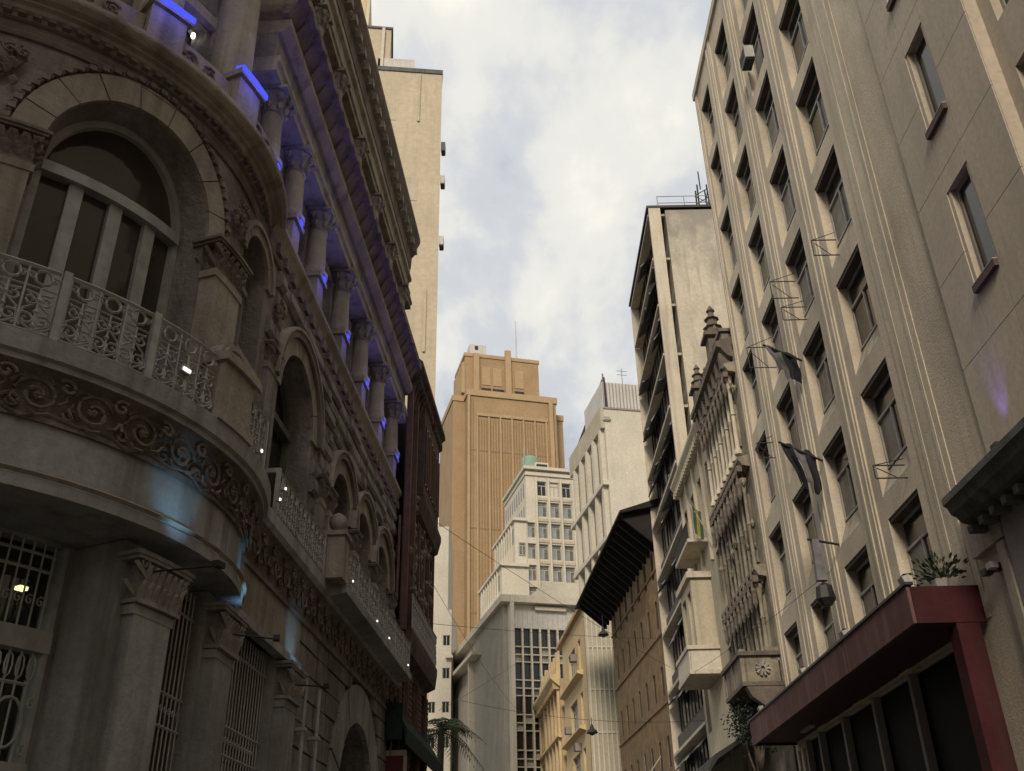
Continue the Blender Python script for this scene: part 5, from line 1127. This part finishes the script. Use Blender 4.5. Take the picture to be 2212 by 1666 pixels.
# ---- second floor: pedestals, columns, entablature
PED = []
for i, u_ in enumerate(COLU):
    rot = u_ < 11; n0, n1 = (.06, .38) if rot else (-.2, .14); w_ = .23 if rot else .2; PT = 12.2 if rot else 12.05; fr = RO if rot else LF
    b = MB(fr); b.box(u_ - w_, u_ + w_, n0, n1, 11.6, PT); o = b.add('pedestal', STONE2, P_, loc=fr(u_, n0, 11.2))
    MB(fr).box(u_ - w_ - .05, u_ + w_ + .05, n0 - .03, n1 + .06, PT, PT + .1).add('pedestal_cap', STONE2, o, loc=fr(u_, n0, 11.8)); PED.append((fr, u_, n1 + .06, w_ + .05, PT))
    for (h0, h1, rr_) in (((12.15, 13.62, .2), (15.62, 17.35, .17)) if not rot else ((11.65, 15.3, .33),)):
        nc = (.0 if h0 < 14 else .08) if not rot else -.05
        b = MB(fr); b.lathe(u_, nc, [(rr_*1.3, h0), (rr_*1.3, h0 + .08), (rr_*1.1, h0 + .14), (rr_, h0 + .2), (rr_*.86, h1 - .45), (rr_*1.0, h1 - .43)], 16)
        co_ = b.add('column', STONE2, P_, smooth=True, loc=fr(u_, nc, h0))
        b = MB(fr); b.lathe(u_, nc, [(rr_*.86, h1 - .42), (rr_*1.0, h1 - .25), (rr_*1.4, h1 - .1), (rr_*1.5, h1 - .08)], 12)
        for k in range(8):
            a = k*math.pi/4
            for z, q in ((h1 - .3, 1.15), (h1 - .14, 1.45)): b.lathe(u_ + rr_*q*math.cos(a + z), nc + rr_*q*math.sin(a + z), [(.01, z - .1), (.055, z), (.02, z + .04)], 5)
        b.box(u_ - rr_*1.5, u_ + rr_*1.5, nc - rr_*1.5, nc + rr_*1.5, h1 - .07, h1); b.add('column_capital', CARVE2, co_)
    sqp = MB(fr).box(u_ - .3, u_ + .3, -.28, -.14, 11.7, 13.62); sqp.add('pilaster', STONE, P_, loc=fr(u_, -.2, 11.3)); MB(fr).box(u_ - .28, u_ + .28, -.28, -.14, 15.6, 17.35).add('pilaster', STONE, P_, loc=fr(u_, -.2, 15.6))
for fr, a0_, a1_, dn in ((LF, 10.75, UE + .1, 0),):
    sweep(fr, a0_, a1_, [(-.28, 13.63), (.2 + dn, 13.63), (.2 + dn, 13.8), (.24 + dn, 13.83), (.24 + dn, 13.95), (-.28, 13.95)], 'entablature', STONE2)
    sweep(fr, a0_, a1_, [(-.28, 13.951), (.14 + dn, 13.951), (.14 + dn, 14.5), (-.28, 14.5)], 'plain_frieze', STONE)
    sweep(fr, a0_, a1_, [(-.28, 14.501), (.2 + dn, 14.501), (.3 + dn, 14.6), (.34 + dn, 14.66), (.34 + dn, 14.78), (-.28, 14.8)], 'ledge', STONE2)
    sweep(fr, a0_, a1_, [(-.28, 14.801), (.2 + dn, 14.801), (.45 + dn, 15.2), (.56 + dn, 15.35), (.56 + dn, 15.5), (-.28, 15.6)], 'balcony_cornice', CARVE)
    sweep(fr, a0_, a1_, [(-.28, 17.36), (.2 + dn, 17.36), (.2 + dn, 17.5), (.24 + dn, 17.52), (.24 + dn, 17.6), (.15 + dn, 17.61), (.15 + dn, 17.9), (-.28, 17.9)], 'entablature', STONE2)
    sweep(fr, a0_, a1_, [(-.28, 18.801), (.16, 18.801), (.18, 19.2), (.26, 19.3), (.28, 19.45), (.36, 19.6), (.42, 19.75), (.42, 19.9), (-.28, 20.1)], 'main_cornice', CARVE); sweep(fr, a0_, a1_, [(-.28, 17.901), (.12, 17.901), (.12, 18.3), (.2, 18.36), (.2, 18.44), (.14, 18.47), (.14, 18.8), (-.28, 18.8)], 'upper_frieze', STONE2)
    for u_ in np.arange(a0_ if a0_ > 9 else 8.2, a1_ - .1, .47):
        b = MB(fr); b.extr([(u_ + .2*math.cos(R(180 + 22.5*j)), 15.36 + .22*math.sin(R(180 + 22.5*j))) for j in range(9)], .42 + dn, .6 + dn); b.add('scallop', CARVE, P_, loc=fr(u_, .5, 15.3))
        MB(fr).prof(u_ - .08, u_ + .08, [(.2 + dn, 14.83), (.3 + dn, 14.85), (.5 + dn, 15.2), (.5 + dn, 15.32), (.2 + dn, 15.2)]).add('bracket', CARVE, P_, loc=fr(u_, .3, 14.9))
        MB(fr).box(u_, u_ + .2, .18, .36, 19.22, 19.42).add('modillion', CARVE2, P_, loc=fr(u_, .4, 17.9))
    b = MB(fr); b.box(a0_, a1_, .34 + dn, .4 + dn, 15.62, 15.68); [b.lathe(u_, .38 + dn, [(.02, 15.5), (.05, 15.56), (.02, 15.62)], 5) for u_ in np.arange(max(a0_, 8.2), a1_, .2)]; b.add('low_balustrade', STONE2, P_, loc=fr(a0_, .3, 15.5))
# parapet panels between pedestals on the rotunda
b = MB(RO)
for a, c in ((4.7, 8.26), (8.74, 9.63), (10.11, 11.1)): b.box(a, c, .14, .26, 11.6, 12.05)
b.add('parapet', STONE2, P_)
for a, c in ((5.6, 8.2), (8.76, 9.6), (10.15, 11.0)):
    for k in range(int((c - a)/.3)):
        q = MB(RO); q.curve(spiral((a + .17 + .3*k, 11.84), .12, 1.6, k, 14, flip=1 if k % 2 else -1), .27, .024, 5); q.add('parapet_scroll', CARVE, P_, loc=RO(a + .17 + .3*k, .42, 11.48))
# warm room behind the upper rotunda window
b = MB(LF); b.box(8.2, 9.6, -1.1, -1.05, 11.6, 13.6); b.add('room', ROOMW, P_)
t = thing('ceiling_lamp', 'bright lamp behind the upper rotunda window at the top of the photo', 'lamp', LF(9.35, -.4, 13.1)); MB(LF).lathe(9.38, -.42, [(.01, 13.08), (.035, 13.12), (.03, 13.18), (.01, 13.2)], 10).add('bulb', WL2, t)
# ---- blue floodlights on the pedestals
def lamp(kind, name, loc, col, en, parent, target=None, size=.05, ang=70, blend=.6):
    l = bpy.data.lights.new(name, kind); l.energy = en; l.color = col; l.shadow_soft_size = size
    if kind == 'SPOT': l.spot_size = R(ang); l.spot_blend = blend
    o = bpy.data.objects.new(name, l); COL.objects.link(o); o.parent = parent; o.location = Vector(loc) - wloc(parent)
    if target is not None: o.rotation_euler = (Vector(target) - Vector(loc)).to_track_quat('-Z', 'Y').to_euler()
    return o
names = ['at the left of the rotunda cornice', 'at the right of the rotunda cornice', 'where the rotunda meets the street front', 'first on the straight front', 'second on the straight front', 'third on the straight front', 'fourth on the straight front', 'fifth on the straight front', 'last on the straight front']
for i, (fr, u_, n1, w_, PT) in enumerate(PED):
    t = thing('blue_floodlight', 'blue led strip light on the column pedestal ' + names[i], 'light', fr(u_, n1, 11.9), 'blue lights on the column pedestals')
    b = MB(fr); w_ = w_ if i < 2 else .06; b.box(u_ - w_, u_ + w_, n1 + .001, n1 + .03, PT + .04, PT + .1); b.prof(u_ - w_, u_ + w_, [(n1 - .12, PT + .105), (n1 + .03, PT + .105), (n1 + .03, PT + .13), (n1 - .12, PT + .16)]); b.box(u_ - w_, u_ + w_, n1 + .001, n1 + .03, PT + .1, PT + .105)
    b.add('light_strip', BLUELED, t, loc=fr(u_, n1, PT))
    lamp('POINT', 'lamp', fr(u_, n1 + .22, PT + .02), (.12, .13, 1), 5 if i < 2 else 3, t)
    lamp('SPOT', 'lamp', fr(u_ + .3, n1 + .05, PT + .15), (.22, .22, 1), 15, t, fr(u_ + .55, .1, 14.2), ang=75)
    if i > 1: lamp('SPOT', 'lamp', fr(u_ - .1, .6, 13.7), (.2, .2, 1), 2.5, t, fr(u_, .35, 15.2), ang=120)
# cyan wash lights on the capitals of the ground piers
for u_, n_, h_, tgt, en, lab in ((9.72, 1.05, 5.0, (9.74, .34, 5.8), 20, 'small cyan wash light in front of the first grey pier capital'), (11.75, .9, 4.9, (11.8, .34, 5.6), 18, 'small cyan wash light at the second grey pier capital'), (14.8, .7, 4.9, (14.8, .08, 5.6), 13, 'small cyan wash light at the third grey pier capital')):
    fr = RO if u_ < 12 else LF
    t = thing('wash_light', lab, 'light', fr(u_, n_, h_)); MB(fr).box(u_ - .05, u_ + .05, n_ - .04, n_ + .04, h_ - .1, h_ - .04).add('light_housing', DARKIRON, t); MB(fr).tube([fr(u_, n_, h_ - .08), fr(u_, .05, h_ - .02)], .012, 4).add('arm', DARKIRON, t)
    lamp('SPOT', 'lamp', fr(u_, n_, h_), (.25, .6, 1), en, t, fr(*tgt), ang=52, blend=1.0)
# little white led spots on the balcony floors
for i, (u_, n_, h_) in enumerate(((9.35, .62, 7.12), (10.98, .6, 6.98), (12.75, .4, 7.2), (12.55, .4, 6.95), (16.35, .63, 6.95), (18.6, .63, 6.86), (19.9, .63, 6.86), (22.3, .63, 6.86))):
    fr = RO if u_ < 12 else LF; w_ = .014 if i else .045
    t = thing('balcony_spotlight', ['twin white led spot glowing on the rotunda railing', 'white led spot behind the railing at the right end of the rotunda', 'upper white led spot beside the single arch balcony', 'lower white led spot beside the single arch balcony', 'white led spot at the near end of the long balcony', 'second white led spot along the long balcony', 'third white led spot along the long balcony', 'white led spot at the far end of the long balcony'][i], 'light', fr(u_, n_, h_), 'white led spots on the balconies')
    MB(fr).box(u_ - w_, u_ + w_, n_ + .002, n_ + .02, h_, h_ + .03).add('lens', WL2, t); MB(fr).box(u_ - w_ - .015, u_ + w_ + .015, n_ - .06, n_, h_ - .015, h_ + .065).add('light_housing', WFRAME, t)
t = thing('violet_light', 'violet wall washer on top of the dark cornice at the right edge', 'light', RF(13.75, .3, 8.0)); MB(RF).box(13.65, 13.85, .28, .4, 7.98, 8.06).add('light_housing', DARKIRON, t)
lamp('SPOT', 'lamp', RF(13.75, .34, 8.15), (.3, .17, 1), 30, t, RF(13.75, .05, 9.3), ang=46, blend=1)
# downpipes / poles in front of the ground storey
for i, u_ in enumerate((15.45, 16.3)):
    t = thing('wall_pipe', ('grey pipe on the wall left of the ground arch, nearer of two', 'grey pipe on the wall left of the ground arch, farther of two')[i], 'pipe', LF(u_, .2, 0))
    MB(LF).tube([LF(u_, .2, .12), LF(u_, .2, 5.1)], .03, 6).add('pipe', IRON, t)
    for z in (3.3, 4.3): MB(LF).box(u_ - .05, u_ + .05, .02, .26, z, z + .05).add('clamp', IRON, t, loc=LF(u_, .1, z))

# ================================================================== dark red house beyond
Q = thing('red_house', 'narrow dark red house with bracketed eaves, shutters and balconies beyond the palace', 'building', LF(25, 0, 0))
hq = [(a, a + .85, h_, h_ + 2.2) for a in (23.7, 25.2, 26.7) for h_ in (1.5, 5.0, 8.6)] 
b = MB(LF); b.wall(UE + .02, 28.0, 0, 15.2, hq, .22, .3); b.box(UE + .02, 28, -9, -.2, 0, 15.2); b.box(27.98, 28.0, -.2, .22, 0, 15.2); b.add('wall', REDB, Q)
for q in hq:
    window(LF, 'Q', q[0], q[2], .85, 2.2, .05, Q, REDS, [GLASSB], mull=1, transom=.5, fw=.07)
    for s_ in (q[0] - .36, q[1] + .02):
        b = MB(LF); b.box(s_, s_ + .34, .225, .27, q[2], q[3]); [b.box(s_ + .04, s_ + .3, .27, .29, z, z + .06) for z in np.arange(q[2] + .1, q[3] - .1, .14)]; b.add('shutter', REDS, Q, loc=LF(s_, .2, q[2]))
for k in range(6): MB(LF).box(23.35 + .9*k, 23.5 + .9*k, .225, .36, 8.0, 15.1).add('pilaster', REDS, Q, loc=LF(23.3 + .9*k, .2, 8))
ov = MB(LF); ov.box(24.9, 27.9, .222, .46, 12.2, 15.0); ov.add('oriel', REDB, Q)
for a in (25.05, 26.0, 26.95):
    MB(LF).box(a, a + .75, .461, .48, 12.6, 14.4).add('pane', GLASSB, Q, loc=LF(a, .7, 12.6)); b = MB(LF); [b.box(a + x, a + x + .05, .48, .51, 12.6, 14.4) for x in (0, .35, .7)]; b.add('window_frame', REDS, Q, loc=LF(a, .7, 12.6))
b = MB(LF); b.prof(UE + .05, 28.1, [(.22, 15.0), (.4, 15.05), (.5, 15.3), (.62, 15.4), (.62, 15.55), (.22, 15.9)]); b.add('eave_cornice', REDB, Q)
for u_ in np.arange(23.4, 28, .32): MB(LF).prof(u_, u_ + .14, [(.22, 14.4), (.3, 14.45), (.4, 14.9), (.54, 15.0), (.54, 15.2), (.22, 15.2)]).add('corbel', REDB, Q, loc=LF(u_, .3, 14.6))
for h_, n1 in ((11.9, .55), (7.9, .5)):
    MB(LF).prof(24.6 if h_ > 9 else 23.5, 28.0, [(.22, h_ - .5), (.45, h_ - .4), (n1, h_), (n1, h_ + .15), (.22, h_ + .15)]).add('balcony_slab', REDB, Q, loc=LF(24, .3, h_))
rb = Q
rail_panel(LF, 23.6, 25.6, .47, 8.06, 8.95, 71); rail_panel(LF, 25.65, 27.9, .47, 8.06, 8.95, 72)
b = MB(LF); rg = random.Random(4)
for k in range(90): h_ = rg.uniform(9.2, 12.0); b.lathe(rg.uniform(24.2, 27.9), .24 + rg.uniform(0, .12), [(.01, h_ - .12), (rg.uniform(.04, .11), h_), (.01, h_ + .12)], 5)
stuff(b.add('relief_carving', GOTH, Q))
# green awning and red sign at the foot
aw = thing('shop_awning', 'dark green shop awning under the far end of the long balcony', 'awning', LF(23, .6, 4.5))
b = MB(LF); b.prof(22.6, 28.5, [(.12, 6.3), (.12, 6.2), (.55, 5.5), (.56, 5.2), (.6, 5.2), (.6, 5.56)]); b.box(22.6, 22.64, .12, .5, 5.3, 6.1); b.add('canopy', mat('dark_green_cloth', (.022, .04, .028), (.015, .026, .02), 2, .9, .2), aw)
rs = thing('red_sign', 'dark red shop sign board in a pale frame below the green awning', 'sign', LF(24, .25, 4))
MB(LF).box(22.9, 22.96, .05, .5, 3.0, 5.0).add('board', mat('dark_red_board', (.13, .02, .02), (.09, .015, .015), 3, .6), rs); b = MB(LF); b.box(22.88, 23.0, .05, .55, 5.0, 5.12); b.box(22.88, 23.0, .5, .56, 2.9, 5.0); b.add('frame', STONE2, rs)

# ================================================================== palm, lamps, wires
pt = thing('palm_tree', 'small palm whose fronds hang over the street behind the green awning', 'palm tree', (-3.0, 38, 0))
MB().tube([(-3.0, 38, 0), (-3.05, 38, 3), (-3.0, 38.05, 5.6), (-2.95, 38, 8.0)], lambda t: .17 - .05*t, 8).add('trunk', TRUNK, pt, smooth=True)
rg = random.Random(6)
for k in range(24):
    az = k*2.4 + rg.random()*.5; el = rg.uniform(-.2, 1.2); L_ = rg.uniform(1.3, 2.0); pts = []
    for j in range(9):
        t = j/8; x = L_*t*math.cos(el*.8); z = L_*(math.sin(el)*t*1.0 - 1.0*t*t*(.75 + .3*rg.random()*0)); pts.append(Vector((-2.95 + x*math.cos(az), 38 + x*math.sin(az), 8.0 + z)))
    b = MB(); b.tube(pts, lambda t: .022*(1 - .8*t), 4)
    for j in range(1, 9):
        for sub in (0, .5):
            p = pts[j] if sub == 0 or j == 8 else pts[j].lerp(pts[j - 1], .5); d_ = (pts[j] - pts[j - 1]).normalized(); sdv = d_.cross(Vector((0, 0, 1))).normalized(); ll = .42*math.sin(math.pi*min(.97, (j - sub*.5)/8.6 + .05))
            for s_ in (-1, 1):
                tip = p + sdv*s_*ll*.8 + d_*ll*.55 - Vector((0, 0, ll*.45)); m_ = p.lerp(tip, .5) + Vector((0, 0, .02)); wv = d_*.022
                i = [b.W(p - wv), b.W(m_ - wv), b.W(tip), b.W(m_ + wv), b.W(p + wv)]; b.f.append(tuple(i))
    b.add('frond', LEAF, pt, loc=(-2.95, 38, 8.0))
def wire(a, c, sag, lab, r_=.008):
    a, c = Vector(a), Vector(c); t = thing('overhead_wire', lab, 'wire', a)
    MB().tube([a.lerp(c, i/10) - Vector((0, 0, sag*4*(i/10)*(1 - i/10))) for i in range(11)], r_, 4).add('cable', DARKIRON, t)
def pend(x, y, z, top, lab):
    t = thing('street_lamp', lab, 'street lamp', (x, y, z), 'pendant street lamps hung on wires')
    MB(WF).lathe(x, -y, [(.03, z + .36), (.06, z + .28), (.08, z + .2), (.2, z + .1), (.23, z + .02), (.2, z)], 14).add('lamp_shade', DARKIRON, t, smooth=True)
    MB(WF).lathe(x, -y, [(.02, z - .08), (.09, z - .05), (.12, z - .001), (.08, z - .001)], 12).add('lamp_globe', CURT, t); MB().tube([(x, y, z + .36), (x, y, top)], .015, 4).add('hanger', DARKIRON, t)
pend(3.55, 40, 12.0, 12.85, 'upper pendant street lamp hanging in front of the ribbed yellow house wall')
pend(2.85, 40, 8.15, 8.75, 'lower pendant street lamp hanging in front of the yellow house')
wire((-3.0, 31, 10.2), (7.9, 52.5, 15.0), .1, 'nearly level wire crossing the street above the upper lamp')
wire(LF(27.9, .3, 12.6), RF(50, 0, 12.9), .15, 'wire carrying the upper pendant lamp across the street', .010)
wire((-2.4, 39.8, 9.5), (7.4, 40.3, 8.6), .35, 'sagging wire carrying the lower pendant lamp')
wire(RF(22.4, .3, 8.9), RF(37.6, 1.1, 9.9), .1, 'thin wire from the wall lantern to the white bay')
wire(LF(27.5, .3, 10.6), (.8, 70, 14.0), .6, 'thin diagonal wire falling from the red house towards the glass block')
wire((-2.9, 36, 8.4), (4, 74, 22), .3, 'thin wire rising from the palm towards the yellow house')
for o in (rt, rg_, sp):
    pass

# unseen blocks added behind the viewpoint, carrying the street on and shading the palace
for nm, x0, x1, y0, y1, hh, lab in (('street_block', -34, -6, -70, 1, 30, 'plain rendered block across the side street behind the viewpoint, left'), ('street_block', 9, 30, -70, 3, 28, 'plain rendered block behind the viewpoint, right')):  # both blocks added, unseen, to shade the palace
    t = thing(nm, lab, 'building', ((x0 + x1)/2, (y0 + y1)/2, 0)); MB().box(x0, x1, -y1, -y0, 0, hh).add('wall', PANEL, t); MB().box(x0 - .2, x1 + .2, -y1 - .2, -y0 + .2, hh, hh + .5).add('parapet', RIB, t)
